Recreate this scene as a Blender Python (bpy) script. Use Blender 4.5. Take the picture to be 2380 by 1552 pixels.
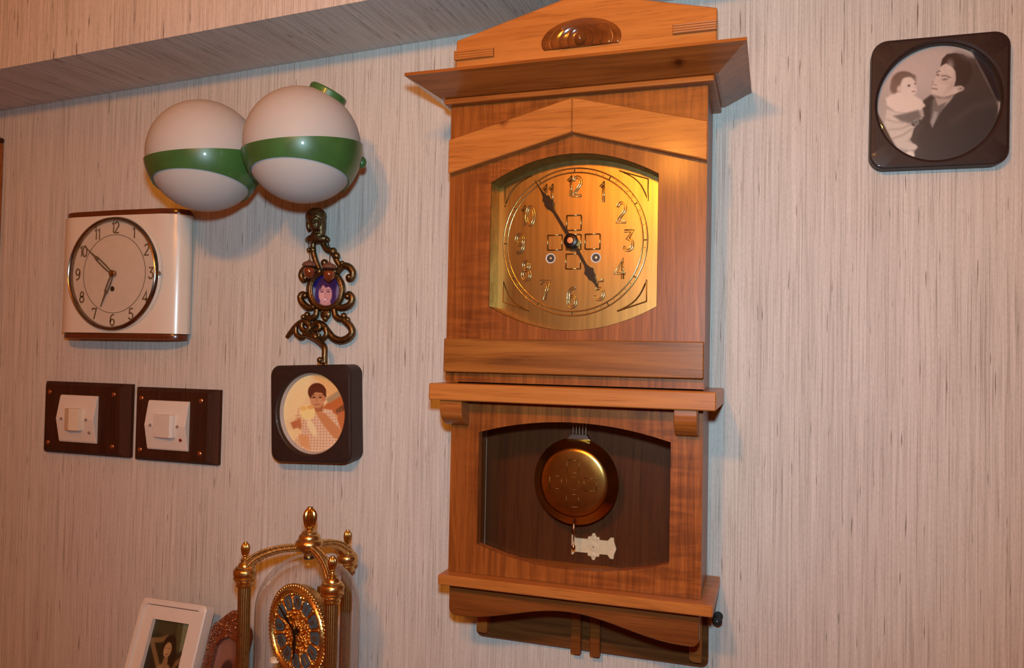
import bpy, bmesh, math, random
import numpy as np
from mathutils import Vector, Matrix, geometry
random.seed(7)
for o in list(bpy.data.objects): bpy.data.objects.remove(o)
SC = bpy.context.scene; C = SC.collection
PI = math.pi
# ------------------------------------------------------------------ camera
FPX, W, H = 1823.0, 2380, 1552
CAM = Vector((0, -1.12, 1.6))
yaw, pitch, roll = map(math.radians, (18.53, 1.44, 1.11))
fw = Vector((-math.sin(yaw)*math.cos(pitch), math.cos(yaw)*math.cos(pitch), math.sin(pitch)))
r0 = Vector((math.cos(yaw), math.sin(yaw), 0)); u0 = r0.cross(fw)
rt = math.cos(roll)*r0 + math.sin(roll)*u0; up = -math.sin(roll)*r0 + math.cos(roll)*u0
cd = bpy.data.cameras.new('camera'); cam = bpy.data.objects.new('camera', cd); C.objects.link(cam)
cd.sensor_width = 36; cd.lens = FPX/W*36; cd.clip_start = .02
m = Matrix((rt, up, -fw)).transposed().to_4x4(); m.translation = CAM
cam.matrix_world = m; SC.camera = cam
def at(x, y, d=0.0):
    """point of the scene at distance d in front of the papered wall"""
    v = fw + rt*((x-W/2)/FPX) - up*((y-H/2)/FPX)
    return CAM + v*((1.12-d)/v.y)
# ------------------------------------------------------------------ world and light
w = bpy.data.worlds.new('world'); SC.world = w; w.use_nodes = True
w.node_tree.nodes['Background'].inputs[0].default_value = (1, .75, .55, 1)
w.node_tree.nodes['Background'].inputs[1].default_value = .02
def lamp(name, loc, energy, col, rad, typ='POINT'):
    l = bpy.data.lights.new(name, typ); l.energy = energy; l.color = col; l.shadow_soft_size = rad
    o = bpy.data.objects.new(name, l); o.location = loc; C.objects.link(o); return o
fl = lamp('camera_flash', (0.0, -1.13, 1.70), 36.0, (.60, .88, 1.0), .022, 'SPOT')      # pop-up flash head, a wide soft-edged cone along the lens axis
fl.data.spot_size = math.radians(112); fl.data.spot_blend = 1.0; fl.rotation_euler = fw.to_track_quat('-Z', 'Y').to_euler()
BULB = Vector((-.20, -1.45, 2.20)); BULB_E = 375.0; BULBS = (Vector((-.28, -1.45, 2.165)), Vector((-.09, -1.45, 2.15)))
SC.view_settings.view_transform = 'Standard'; SC.view_settings.look = 'None'
SC.view_settings.exposure = 0.0; SC.view_settings.gamma = 1; SC.view_settings.use_curve_mapping = False
# ------------------------------------------------------------------ materials
def srgb(r, g, b):
    f = lambda c: ((c/255+.055)/1.055)**2.4 if c > 10 else c/255/12.92
    return (f(r), f(g), f(b), 1)
class NT:
    def __init__(s, name):
        s.m = bpy.data.materials.new(name); s.m.use_nodes = True; s.t = s.m.node_tree; s.b = s.t.nodes['Principled BSDF']
    def n(s, typ, **k):
        x = s.t.nodes.new('ShaderNode'+typ)
        for a, v in k.items():
            if a in x.inputs.keys(): x.inputs[a].default_value = v
            else: setattr(x, a, v)
        return x
    def l(s, a, b): s.t.links.new(a, b)
    def ramp(s, fac, stops):
        r = s.n('ValToRGB'); e = r.color_ramp.elements
        while len(e) < len(stops): e.new(.5)
        for i, (p, c) in enumerate(stops): e[i].position = p; e[i].color = c if len(c) == 4 else (*c, 1)
        s.l(fac, r.inputs[0]); return r
    def mix(s, a, b, fac, mode='MIX'):
        x = s.n('MixRGB', blend_type=mode)
        for v, i in ((fac, 0), (a, 1), (b, 2)):
            if hasattr(v, 'is_linked'): s.l(v, x.inputs[i])
            else: x.inputs[i].default_value = v
        return x.outputs[0]
    def noise(s, scale, stretch=(1, 1, 1), detail=3, rough=.55, dist=0, off=(0, 0, 0)):
        tc = s.n('TexCoord'); mp = s.n('Mapping'); mp.inputs['Scale'].default_value = stretch; mp.inputs['Location'].default_value = off
        s.l(tc.outputs['Object'], mp.inputs[0]); nz = s.n('TexNoise', Scale=scale, Detail=detail, Roughness=rough, Distortion=dist)
        s.l(mp.outputs[0], nz.inputs['Vector']); return nz.outputs['Fac']
    def bump(s, h, strength, dist):
        b = s.n('Bump', Strength=strength, Distance=dist); s.l(h, b.inputs['Height']); s.l(b.outputs[0], s.b.inputs['Normal'])
def plain(name, col, rough=.5, metal=0, coat=0, nscale=40, amt=.12, bump=0, spec=.5):
    t = NT(name); nz = t.noise(nscale, detail=4)
    dk = tuple(c*(1-amt) for c in col[:3])+(1,); lt = tuple(min(1, c*(1+amt)) for c in col[:3])+(1,)
    r = t.ramp(nz, [(.3, dk), (.7, lt)]); t.l(r.outputs[0], t.b.inputs['Base Color'])
    t.b.inputs['Roughness'].default_value = rough; t.b.inputs['Metallic'].default_value = metal
    t.b.inputs['Coat Weight'].default_value = coat; t.b.inputs['Coat Roughness'].default_value = .08
    t.b.inputs['Specular IOR Level'].default_value = spec
    if bump: t.bump(nz, bump, .002)
    return t.m
def wood(name, dark, mid, light, axis='Z', rough=.32, coat=.25, scale=1.0, curl=0.0, off=0, spec=.28, knots=()):
    t = NT(name)
    st = {'X': (.045, 1, 1), 'Z': (1, 1, .045), 'Y': (1, .045, 1)}[axis]
    a = t.noise(70*scale, st, 5, .6, 1.2, (off, off*.7, off*.3)); b = t.noise(420*scale, st, 3, .6, 0, (off, 0, off)); c = t.noise(9, tuple(min(1, q*3) for q in st), 2, .5, .5, (off, off, 0))
    col = t.ramp(a, [(.25, dark), (.5, mid), (.78, light)]).outputs[0]
    pores = t.ramp(b, [(.30, (.62, .55, .5)), (.45, (1, 1, 1))]).outputs[0]
    col = t.mix(col, pores, .75, 'MULTIPLY')
    col = t.mix(col, t.ramp(c, [(.3, (.78, .72, .66)), (.7, (1.12, 1.1, 1.05))]).outputs[0], .8, 'MULTIPLY')
    if curl:
        st2 = {'Z': (.16, 1, 1), 'X': (1, 1, .16), 'Y': (1, .2, 1)}[axis]
        k = t.noise(95, st2, 2, .5, .8, (off, 0, 0)); msk = t.ramp(t.noise(7, (1, 1, .4), 1), [(.42, (0, 0, 0)), (.62, (1, 1, 1))]).outputs[0]
        kk = t.ramp(k, [(.38, (.72, .66, .6)), (.62, (1.12, 1.1, 1.08))]).outputs[0]
        col = t.mix(col, t.mix((1, 1, 1, 1), kk, msk), curl, 'MULTIPLY')
    for kx, ky, kz, kr in knots:                       # dark knots in the timber, in the clock's own coordinates
        tc = t.n('TexCoord'); ds = t.n('VectorMath', operation='DISTANCE'); ds.inputs[1].default_value = (kx, ky, kz); t.l(tc.outputs['Object'], ds.inputs[0])
        wob = t.n('Math', operation='MULTIPLY_ADD'); wob.inputs[1].default_value = kr*1.4; t.l(t.noise(110, (1, 1, 1), 3), wob.inputs[0]); t.l(ds.outputs['Value'], wob.inputs[2])
        dv = t.n('Math', operation='DIVIDE'); dv.inputs[1].default_value = kr*2.4; t.l(wob.outputs[0], dv.inputs[0])
        col = t.mix(col, t.ramp(dv.outputs[0], [(.38, (.30, .22, .18)), (.62, (.75, .7, .66)), (.85, (1, 1, 1))]).outputs[0], 1.0, 'MULTIPLY')
    t.l(col, t.b.inputs['Base Color']); t.b.inputs['Roughness'].default_value = rough; t.b.inputs['Specular IOR Level'].default_value = spec
    t.b.inputs['Coat Weight'].default_value = coat; t.b.inputs['Coat Roughness'].default_value = .14
    t.bump(b, .12, .0006); return t.m
def metal(name, col, rough, amt=.15, nscale=60, bump=0, brushed=False):
    t = NT(name); nz = t.noise(nscale, (1, 1, .05) if brushed else (1, 1, 1), 4)
    dk = tuple(c*(1-amt) for c in col)+(1,); lt = tuple(min(1, c*(1+amt)) for c in col)+(1,)
    t.l(t.ramp(nz, [(.3, dk), (.7, lt)]).outputs[0], t.b.inputs['Base Color'])
    t.b.inputs['Metallic'].default_value = 1; t.b.inputs['Roughness'].default_value = rough
    if brushed: t.bump(nz, .06, .0005)
    if bump: t.bump(nz, bump, .0012)
    return t.m
def glass(name, tint=(1, 1, 1), ior=1.45):
    m = bpy.data.materials.new(name); m.use_nodes = True; t = m.node_tree; t.nodes.clear()
    o = t.nodes.new('ShaderNodeOutputMaterial'); mx = t.nodes.new('ShaderNodeMixShader'); tr = t.nodes.new('ShaderNodeBsdfTransparent')
    gl = t.nodes.new('ShaderNodeBsdfGlossy'); lw = t.nodes.new('ShaderNodeLayerWeight'); lw.inputs[0].default_value = .5
    pw = t.nodes.new('ShaderNodeMath'); pw.operation = 'POWER'; pw.inputs[1].default_value = 3.0; t.links.new(lw.outputs['Facing'], pw.inputs[0])
    fr = t.nodes.new('ShaderNodeMath'); fr.operation = 'MULTIPLY_ADD'; fr.inputs[1].default_value = .85; fr.inputs[2].default_value = .035; t.links.new(pw.outputs[0], fr.inputs[0])
    tr.inputs[0].default_value = (*tint, 1); gl.inputs['Roughness'].default_value = .01
    t.links.new(fr.outputs[0], mx.inputs[0]); t.links.new(tr.outputs[0], mx.inputs[1]); t.links.new(gl.outputs[0], mx.inputs[2]); t.links.new(mx.outputs[0], o.inputs[0])
    return m
def wallpaper(name, lt, md, dk):
    t = NT(name); S = (1, .010, .010)
    a = t.noise(520, S, 2, .6); b = t.noise(150, S, 2, .5, 0, (3, 0, 0)); c = t.noise(9, S, 2, .5, 0, (7, 0, 0))
    f = t.noise(330, (1, .045, .045), 2, .5, 0, (1, 5, 2)); g = t.noise(800, (1, .22, .22), 2, .6); h = t.noise(390, (1, .022, .022), 2, .6, 0, (9, 2, 4))
    col = t.ramp(a, [(.33, dk), (.44, md), (.60, lt)]).outputs[0]
    col = t.mix(col, t.ramp(b, [(.34, (.84, .83, .82)), (.60, (1.04, 1.04, 1.04))]).outputs[0], .55, 'MULTIPLY')
    col = t.mix(col, t.ramp(c, [(.3, (.93, .92, .91)), (.7, (1.03, 1.03, 1.03))]).outputs[0], .8, 'MULTIPLY')
    col = t.mix(col, t.ramp(g, [(.32, (.86, .85, .84)), (.62, (1.04, 1.04, 1.04))]).outputs[0], .7, 'MULTIPLY')
    col = t.mix(col, t.ramp(h, [(.33, (.72, .69, .66)), (.43, (1, 1, 1))]).outputs[0], .7, 'MULTIPLY')
    fl = t.ramp(f, [(.665, (0, 0, 0)), (.73, (1, 1, 1))]).outputs[0]
    col = t.mix(col, (dk[0]*.40, dk[1]*.34, dk[2]*.30, 1), fl)
    t.l(col, t.b.inputs['Base Color']); t.b.inputs['Roughness'].default_value = .85; t.b.inputs['Specular IOR Level'].default_value = .15
    t.bump(a, .2, .0010); return t.m
M = {}
M['paper'] = wallpaper('grasscloth_wallpaper', (.64, .62, .60, 1), (.57, .55, .53, 1), (.44, .42, .39, 1))
M['plaster'] = plain('cream_plaster', (.55, .35, .17, 1), .8)
M['floor'] = wood('parquet', (.32, .17, .07, 1), (.42, .24, .11, 1), (.50, .30, .15, 1), 'X', .35, .2)
M['veneer'] = wood('walnut_veneer', (.14, .036, .006, 1), (.25, .072, .012, 1), (.37, .118, .022, 1), 'Z', .38, .10, 1.5, 1.0)
M['board'] = wood('light_walnut_board', (.33, .110, .022, 1), (.45, .165, .036, 1), (.54, .215, .054, 1), 'X', .36, .10, 1.0, 0, 3, .28, ((-.0953, -.0775, .7345, .0080),))
M['board2'] = wood('brown_walnut_board', (.19, .054, .010, 1), (.30, .096, .019, 1), (.40, .145, .034, 1), 'X', .36, .10, 1.2, 0, 9)
M['strip'] = wood('streaked_walnut', (.10, .032, .006, 1), (.24, .082, .013, 1), (.37, .145, .030, 1), 'X', .38, .06, .6, 0, 5)
M['cornice'] = wood('cornice_walnut', (.17, .048, .010, 1), (.27, .082, .017, 1), (.34, .115, .028, 1), 'X', .26, .35, .8, 0, 2, .28, ((.138, -.105, .780, .010),))
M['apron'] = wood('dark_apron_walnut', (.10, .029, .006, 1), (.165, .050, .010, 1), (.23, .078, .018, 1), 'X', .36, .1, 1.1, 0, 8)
M['carved'] = wood('carved_walnut', (.10, .028, .007, 1), (.17, .05, .012, 1), (.24, .08, .02, 1), 'X', .18, .6, 1, 0, 1)
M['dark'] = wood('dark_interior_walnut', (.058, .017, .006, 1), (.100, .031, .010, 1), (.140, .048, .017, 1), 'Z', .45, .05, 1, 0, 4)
M['darkx'] = wood('dark_backboard_walnut', (.06, .022, .007, 1), (.12, .045, .013, 1), (.17, .07, .022, 1), 'X', .35, .2, 1, 0, 6)
M['brass_dial'] = metal('brushed_brass', (.36, .225, .078), .31, .16, 160, 0, True)
M['reveal'] = metal('dull_brass_reveal', (.26, .17, .06), .5, .2, 90)
M['brass'] = metal('polished_brass', (.66, .42, .13), .22)
M['brass_line'] = metal('embossed_brass', (.80, .58, .22), .18)
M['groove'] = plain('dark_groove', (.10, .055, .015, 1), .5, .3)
M['gold'] = metal('antique_gold', (.62, .40, .15), .30, .25, 200, .5)
M['gold_relief'] = metal('gilt_relief', (.85, .44, .11), .22, .3, 420, 1.0)
M['gold_dark'] = metal('dark_gilt', (.36, .22, .08), .38, .2, 200)
M['bronze'] = metal('aged_bronze', (.17, .115, .055), .40, .35, 260, .5)
M['black_metal'] = plain('blackened_metal', (.022, .014, .010, 1), .35, .6)
M['steel'] = metal('grey_steel', (.45, .44, .43), .3)
M['chrome'] = metal('dark_chrome', (.30, .25, .20), .2)
M['silver'] = metal('silver', (.75, .74, .72), .2)
M['ivory'] = plain('ivory_enamel', (.88, .80, .62, 1), .4, 0, 0, 300, .08)
M['glass'] = glass('clear_glass')
M['glass_s'] = glass('window_glass', (.93, .91, .88))
M['opal'] = plain('opal_glass', (.42, .425, .43, 1), .55, 0, 0, 30, .015, 0, .25)
M['green'] = plain('green_painted_metal', (.036, .118, .030, 1), .38, 0, .25, 25, .22)
M['ceramic'] = plain('cream_ceramic', (.66, .62, .56, 1), .25, 0, .3, 20, .02)
M['face'] = plain('dial_paper', (.56, .51, .44, 1), .6, 0, 0, 60, .04)
M['umber'] = wood('dark_red_wood', (.05, .012, .005, 1), (.10, .026, .011, 1), (.15, .045, .018, 1), 'X', .25, .5)
M['ebony'] = wood('dark_stained_wood', (.030, .010, .005, 1), (.050, .017, .008, 1), (.075, .026, .012, 1), 'Z', .6, 0, 1, 0, 0, .12)
M['frame'] = plain('dark_brown_lacquer', (.026, .013, .011, 1), .5, 0, .03, 300, .2, .03, .3)
M['numeral'] = plain('olive_brown_paint', (.11, .085, .05, 1), .5)
M['switch'] = plain('white_plastic', (.66, .62, .58, 1), .45, 0, 0, 30, .02)
M['rocker'] = plain('ivory_plastic', (.66, .58, .47, 1), .4, 0, 0, 30, .02)
M['copper'] = metal('copper_screw', (.55, .28, .17), .35)
M['red'] = plain('red_neon_lens', (.20, .012, .010, 1), .3)
M['grey'] = plain('grey_lens', (.25, .2, .18, 1), .4)
M['acorn'] = plain('amber_acorn', (.17, .034, .010, 1), .2, 0, .8, 120, .3)
M['acorn_cap'] = plain('acorn_cap', (.17, .065, .035, 1), .6, 0, 0, 500, .4, .5)
M['white_frame'] = plain('white_frame_lacquer', (.66, .63, .60, 1), .45, 0, .1, 30, .02)
M['mat'] = plain('white_mat_board', (.66, .62, .58, 1), .8, 0, 0, 60, .02)
M['liner'] = plain('grey_liner', (.42, .38, .36, 1), .5)
M['blue_enamel'] = plain('blue_grey_enamel', (.05, .10, .135, 1), .25, 0, .4, 90, .25)
M['rose'] = metal('rose_bronze', (.34, .19, .14), .35, .3, 240, .8)
M['gem'] = metal('rhinestone', (.85, .68, .6), .08, .2)
M['black'] = plain('black_rubber', (.012, .011, .011, 1), .45)
M['brown_cloth'] = plain('brown_backing', (.06, .035, .025, 1), .8)
def emis(name, col, s):
    t = NT(name); t.b.inputs['Base Color'].default_value = (0, 0, 0, 1); t.b.inputs['Emission Color'].default_value = (*col, 1); t.b.inputs['Emission Strength'].default_value = s; return t.m
M['bulb'] = emis('lit_bulb', (1, .34, .035), BULB_E)
# ------------------------------------------------------------------ mesh helpers
ROOT = {}
def thing(name, label, cat, loc=(0, 0, 0), rot=(0, 0, 0), group=None):
    o = bpy.data.objects.new(name, None); C.objects.link(o); o.location = loc; o.rotation_euler = rot; o.empty_display_size = .02
    o['label'] = label; o['category'] = cat
    if group: o['group'] = group
    ROOT[o] = Vector(loc) if tuple(rot) == (0, 0, 0) else Vector((0, 0, 0))
    return o
def off_of(p):
    if p is None: return Vector((0, 0, 0))
    while p.parent: p = p.parent
    return ROOT.get(p, Vector((0, 0, 0)))
def obj(name, bm, mat, parent=None, smooth=None, label=None, world=True):
    """links a bmesh as one mesh; vertices are world coordinates for unrotated things, else local ones"""
    if world: bmesh.ops.translate(bm, verts=bm.verts, vec=-off_of(parent))
    bmesh.ops.recalc_face_normals(bm, faces=bm.faces)
    me = bpy.data.meshes.new(name); bm.to_mesh(me); bm.free()
    mats = mat if isinstance(mat, (list, tuple)) else [mat]
    for q in mats: me.materials.append(M[q] if isinstance(q, str) else q)
    if smooth is not None:
        me.polygons.foreach_set('use_smooth', [True]*len(me.polygons))
        try: me.set_sharp_from_angle(angle=math.radians(smooth))
        except Exception: pass
    o = bpy.data.objects.new(name, me); C.objects.link(o)
    if parent: o.parent = parent
    if label: o['label'] = label
    return o
def struct(o): o['kind'] = 'structure'; return o
def BM(): return bmesh.new()
def bev(bm, off, seg=1, ang=30, verts=None):
    es = [e for e in bm.edges if len(e.link_faces) == 2 and e.calc_face_angle(0) > math.radians(ang)]
    if es and off > 0: bmesh.ops.bevel(bm, geom=es, offset=off, segments=seg, profile=.6, affect='EDGES', clamp_overlap=True)
    return bm
def box(x0, x1, y0, y1, z0, z1, b=0.0, seg=1, bm=None):
    n = BM(); vs = [n.verts.new((x, y, z)) for x in (x0, x1) for y in (y0, y1) for z in (z0, z1)]
    for f in ((0, 1, 3, 2), (4, 6, 7, 5), (0, 4, 5, 1), (2, 3, 7, 6), (0, 2, 6, 4), (1, 5, 7, 3)): n.faces.new([vs[i] for i in f])
    bmesh.ops.recalc_face_normals(n, faces=n.faces); bev(n, b, seg)
    return join(bm, n)
def join(a, b):
    if a is None: return b
    me = bpy.data.meshes.new('t'); b.to_mesh(me); b.free(); a.from_mesh(me); bpy.data.meshes.remove(me); return a
def prism(pts, d0, d1, holes=(), b=0.0, seg=1, bm=None):
    """outline in (x,z) standing parallel to the wall, from y=-d0 (back) to y=-d1 (front)"""
    n = BM()
    if not holes:
        f = n.faces.new([n.verts.new((x, -d0, z)) for x, z in pts]); r = bmesh.ops.extrude_face_region(n, geom=[f])
        bmesh.ops.translate(n, verts=[v for v in r['geom'] if isinstance(v, bmesh.types.BMVert)], vec=(0, d0-d1, 0))
        bmesh.ops.recalc_face_normals(n, faces=n.faces); bev(n, b, seg)
        return join(bm, n)
    loops = [pts]+list(holes); flat = [p for l in loops for p in l]
    tri = geometry.tessellate_polygon([[Vector((x, z, 0)) for x, z in l] for l in loops])
    A = [n.verts.new((x, -d0, z)) for x, z in flat]; B = [n.verts.new((x, -d1, z)) for x, z in flat]
    for t in tri:
        try: n.faces.new([A[i] for i in t]); n.faces.new([B[i] for i in t])
        except ValueError: pass
    k = 0
    for l in loops:
        for i in range(len(l)):
            j = (i+1) % len(l); n.faces.new((A[k+i], A[k+j], B[k+j], B[k+i]))
        k += len(l)
    bmesh.ops.recalc_face_normals(n, faces=n.faces)
    return join(bm, n)
def tube(pts, rad, closed=False, seg=8, bm=None, cap=True):
    n = BM(); P = [Vector(p) for p in pts]; N = len(P)
    R = rad if isinstance(rad, (list, tuple)) else [rad]*N
    rings = []; prev = None
    for i in range(N):
        if closed: t = P[(i+1) % N]-P[i-1]
        else: t = P[min(i+1, N-1)]-P[max(i-1, 0)]
        t.normalize()
        if prev is None:
            a = Vector((0, 0, 1)) if abs(t.z) < .9 else Vector((1, 0, 0)); u = t.cross(a).normalized()
        else: u = (prev-t*prev.dot(t)).normalized()
        prev = u; v = t.cross(u)
        rings.append([n.verts.new(P[i]+(u*math.cos(2*PI*k/seg)+v*math.sin(2*PI*k/seg))*R[i]) for k in range(seg)])
    for i in range(N if closed else N-1):
        a, b = rings[i], rings[(i+1) % N]
        if closed and i == N-1:
            best = min(range(seg), key=lambda s: (a[0].co-b[s].co).length); b = b[best:]+b[:best]
        for k in range(seg): n.faces.new((a[k], a[(k+1) % seg], b[(k+1) % seg], b[k]))
    if not closed and cap: n.faces.new(rings[0]); n.faces.new(rings[-1][::-1])
    return join(bm, n)
def spline(pts, n=6, closed=False):
    """Catmull-Rom through the points"""
    P = [Vector(p) for p in pts]; N = len(P); out = []
    for i in range(N if closed else N-1):
        if closed: a, b, c, d = P[i-1], P[i], P[(i+1) % N], P[(i+2) % N]
        else: a, b, c, d = P[max(i-1, 0)], P[i], P[i+1], P[min(i+2, N-1)]
        for k in range(n):
            t = k/n; out.append(.5*((2*b)+(c-a)*t+(2*a-5*b+4*c-d)*t*t+(3*b-3*c+d-a)*t**3))
    if not closed: out.append(P[-1])
    return out
def lathe(prof, seg=32, c=(0, 0, 0), axis='Z', flute=None, bm=None, closed_prof=False, caps=True):
    """profile of (radius, height); axis Z up, or 'Y' where height runs out of the wall"""
    n = BM(); rings = []
    for r, h in prof:
        ring = []
        for k in range(seg):
            a = 2*PI*k/seg; rr = r
            if flute and r > flute[2]: rr = r*(1-flute[1]*(.5+.5*math.cos(flute[0]*a)))
            p = (rr*math.cos(a), rr*math.sin(a), h) if axis == 'Z' else (rr*math.cos(a), -h, rr*math.sin(a))
            ring.append(n.verts.new(Vector(c)+Vector(p)))
        rings.append(ring)
    for a, b in zip(rings, rings[1:]+([rings[0]] if closed_prof else [])):
        for k in range(seg): n.faces.new((a[k], a[(k+1) % seg], b[(k+1) % seg], b[k]))
    if not closed_prof:
        if caps and prof[0][0] > 1e-6: n.faces.new(rings[0])
        if caps and prof[-1][0] > 1e-6: n.faces.new(rings[-1])
        bmesh.ops.remove_doubles(n, verts=n.verts, dist=1e-6)
    return join(bm, n)
def ball(c, r, seg=16, bm=None, scale=(1, 1, 1)):
    n = BM(); bmesh.ops.create_uvsphere(n, u_segments=seg, v_segments=max(6, seg//2), radius=1)
    for v in n.verts: v.co = Vector((v.co.x*r*scale[0], v.co.y*r*scale[1], v.co.z*r*scale[2]))+Vector(c)
    return join(bm, n)
def arc(cx, cy, rx, ry, a0, a1, n=14):
    return [(cx+rx*math.cos(math.radians(a0+(a1-a0)*i/n)), cy+ry*math.sin(math.radians(a0+(a1-a0)*i/n))) for i in range(n+1)]
def rrect(x0, x1, z0, z1, r, n=6):
    return arc(x1-r, z1-r, r, r, 0, 90, n)+arc(x0+r, z1-r, r, r, 90, 180, n)+arc(x0+r, z0+r, r, r, 180, 270, n)+arc(x1-r, z0+r, r, r, 270, 360, n)
def barrel(cx, hw, zb, zt, zbm, ztm, n=14):
    """window outline: straight sides, arched head and sill"""
    top = [(cx+hw-2*hw*i/n, zt+(ztm-zt)*(1-(1-2*i/n)**2)) for i in range(n+1)]
    bot = [(cx-hw+2*hw*i/n, zb+(zbm-zb)*(1-(1-2*i/n)**2)) for i in range(n+1)]
    return top+bot
# numerals as centre lines in a box about .6 wide and 1 high; (points, closed)
GL = {
 '0': [(arc(.3, .5, .25, .5, 0, 360, 28)[:-1], True)],
 '1': [([(.12, .80), (.30, 1), (.30, 0)], False)],
 '2': [(arc(.3, .73, .24, .27, 165, -30, 14)+[(.05, 0), (.58, 0)], False)],
 '3': [([(.05, 1), (.52, 1), (.24, .60)]+arc(.27, .29, .27, .29, 75, -160, 16), False)],
 '4': [([(.42, 0), (.42, 1), (0, .28), (.60, .28)], False)],
 '5': [([(.52, 1), (.14, 1), (.10, .55)]+arc(.27, .30, .27, .30, 110, -160, 16), False)],
 '6': [(arc(.46, .62, .40, .40, 85, 170, 8)+arc(.3, .29, .25, .29, 190, 540, 20), False)],
 '7': [([(.02, .84), (.04, 1), (.54, 1), (.24, 0)], False)],
 '8': [(arc(.3, .76, .19, .23, 0, 360, 20)[:-1], True), (arc(.3, .27, .26, .27, 0, 360, 22)[:-1], True)],
 '9': [([(.6-x, 1-y) for x, y in arc(.46, .62, .40, .40, 85, 170, 8)+arc(.3, .29, .25, .29, 190, 540, 20)], False)],
}
ADV = {'1': .40}
def text_lines(s, cx, cz, h, wide=1.0):
    tot = sum(ADV.get(c, .66) for c in s); x = -tot/2; out = []
    for c in s:
        for pts, cl in GL[c]: out.append(([(cx+(x+px)*h*wide, cz+(py-.5)*h) for px, py in pts], cl))
        x += ADV.get(c, .66)
    return out
def offset(pts, w, closed):
    n = len(pts); P = [Vector(p) for p in pts]; L = []
    for i in range(n):
        a = P[i]-P[i-1] if (i > 0 or closed) else P[1]-P[0]
        b = P[(i+1) % n]-P[i] if (i < n-1 or closed) else a
        if a.length < 1e-9: a = b
        if b.length < 1e-9: b = a
        a = a.normalized(); b = b.normalized(); na = Vector((-a.y, a.x)); nb = Vector((-b.y, b.x)); mm = na+nb
        if mm.length < .3: mm = na.copy()
        mm.normalize(); k = 1/max(.55, mm.dot(na)); L.append(P[i]+mm*w*k)
    return L
def outline(pts, w, closed):
    if closed: return [offset(pts, w, True), offset(pts, -w, True)]
    return [offset(pts, w, False)+offset(pts, -w, False)[::-1]]
# ------------------------------------------------------------------ photographs printed on grids (vertex colours)
class Print:
    def __init__(s, x0, x1, y0, y1, bg, n=150):
        s.n = n; s.ext = (x0, x1, y0, y1); s.X, s.Y = np.meshgrid(np.linspace(x0, x1, n), np.linspace(y0, y1, n))
        s.C = np.zeros((n, n, 3)); s.C[:] = bg; s.px = (x1-x0)/n
    def put(s, sd, col, soft, al=1.0):
        a = np.clip(.5-sd/(soft*s.px*1.1), 0, 1)*al; s.C = s.C*(1-a[..., None])+np.array(col, float)*a[..., None]
    def ell(s, cx, cy, rx, ry, col, soft=1.5, rot=0, al=1.0):
        c, q = math.cos(math.radians(rot)), math.sin(math.radians(rot)); dx, dy = s.X-cx, s.Y-cy; u = dx*c+dy*q; v = -dx*q+dy*c
        s.put((np.sqrt((u/rx)**2+(v/ry)**2)-1)*min(rx, ry), col, soft, al)
    def poly(s, pts, col, soft=1.5, al=1.0):
        ins = np.zeros(s.X.shape, bool); dm = np.full(s.X.shape, 1e9); n = len(pts)
        for i in range(n):
            (xa, ya), (xb, yb) = pts[i], pts[(i+1) % n]
            if ya != yb: ins ^= ((ya > s.Y) != (yb > s.Y)) & (s.X < (xb-xa)*(s.Y-ya)/(yb-ya)+xa)
            dx, dy = xb-xa, yb-ya; t = np.clip(((s.X-xa)*dx+(s.Y-ya)*dy)/(dx*dx+dy*dy+1e-9), 0, 1)
            dm = np.minimum(dm, np.hypot(s.X-xa-t*dx, s.Y-ya-t*dy))
        s.put(np.where(ins, -dm, dm), col, soft, al)
    def line(s, pts, wd, col, soft=1.2, al=1.0):
        dm = np.full(s.X.shape, 1e9)
        for (xa, ya), (xb, yb) in zip(pts, pts[1:]):
            dx, dy = xb-xa, yb-ya; t = np.clip(((s.X-xa)*dx+(s.Y-ya)*dy)/(dx*dx+dy*dy+1e-9), 0, 1)
            dm = np.minimum(dm, np.hypot(s.X-xa-t*dx, s.Y-ya-t*dy))
        s.put(dm-wd/2, col, soft, al)
    def grain(s, amt):
        r = np.random.RandomState(3); s.C *= 1+amt*(r.rand(s.n, s.n, 1)-.5)
    def build(s, name, place, parent, rough=.35, coat=.3, inside=None, world=True, gain=1.0):
        n = s.n; x0, x1, y0, y1 = s.ext; V = []; lin = np.clip(s.C/255, 0, 1); lin = np.clip(np.where(lin > .04, ((lin+.055)/1.055)**2.4, lin/12.92)*gain*np.array((.95, 1.25, 1.5)), 0, .9)
        for j in range(n):
            for i in range(n): V.append(place(i/(n-1), 1-j/(n-1)))
        F = []
        for j in range(n-1):
            for i in range(n-1):
                if inside is None or inside((i+.5)/(n-1), 1-(j+.5)/(n-1)): F.append((j*n+i, j*n+n+i, j*n+n+i+1, j*n+i+1))
        o = off_of(parent) if world else Vector((0, 0, 0))
        me = bpy.data.meshes.new(name); me.from_pydata([tuple(Vector(v)-o) for v in V], [], F)
        ca = me.color_attributes.new('print', 'FLOAT_COLOR', 'POINT')
        ca.data.foreach_set('color', np.concatenate([lin.reshape(-1, 3), np.ones((n*n, 1))], 1).ravel())
        t = NT(name+'_print'); at_ = t.n('VertexColor'); at_.layer_name = 'print'; nz = t.noise(900, detail=2)
        t.l(t.mix(at_.outputs[0], t.ramp(nz, [(.2, (.9, .9, .9)), (.8, (1.06, 1.06, 1.06))]).outputs[0], .7, 'MULTIPLY'), t.b.inputs['Base Color'])
        t.b.inputs['Roughness'].default_value = rough; t.b.inputs['Coat Weight'].default_value = coat; t.b.inputs['Coat Roughness'].default_value = .05
        me.materials.append(t.m); ob = bpy.data.objects.new(name, me); C.objects.link(ob); ob.parent = parent; return ob
def disc(u, v): return (u-.5)**2+(v-.5)**2 < .252
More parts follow.
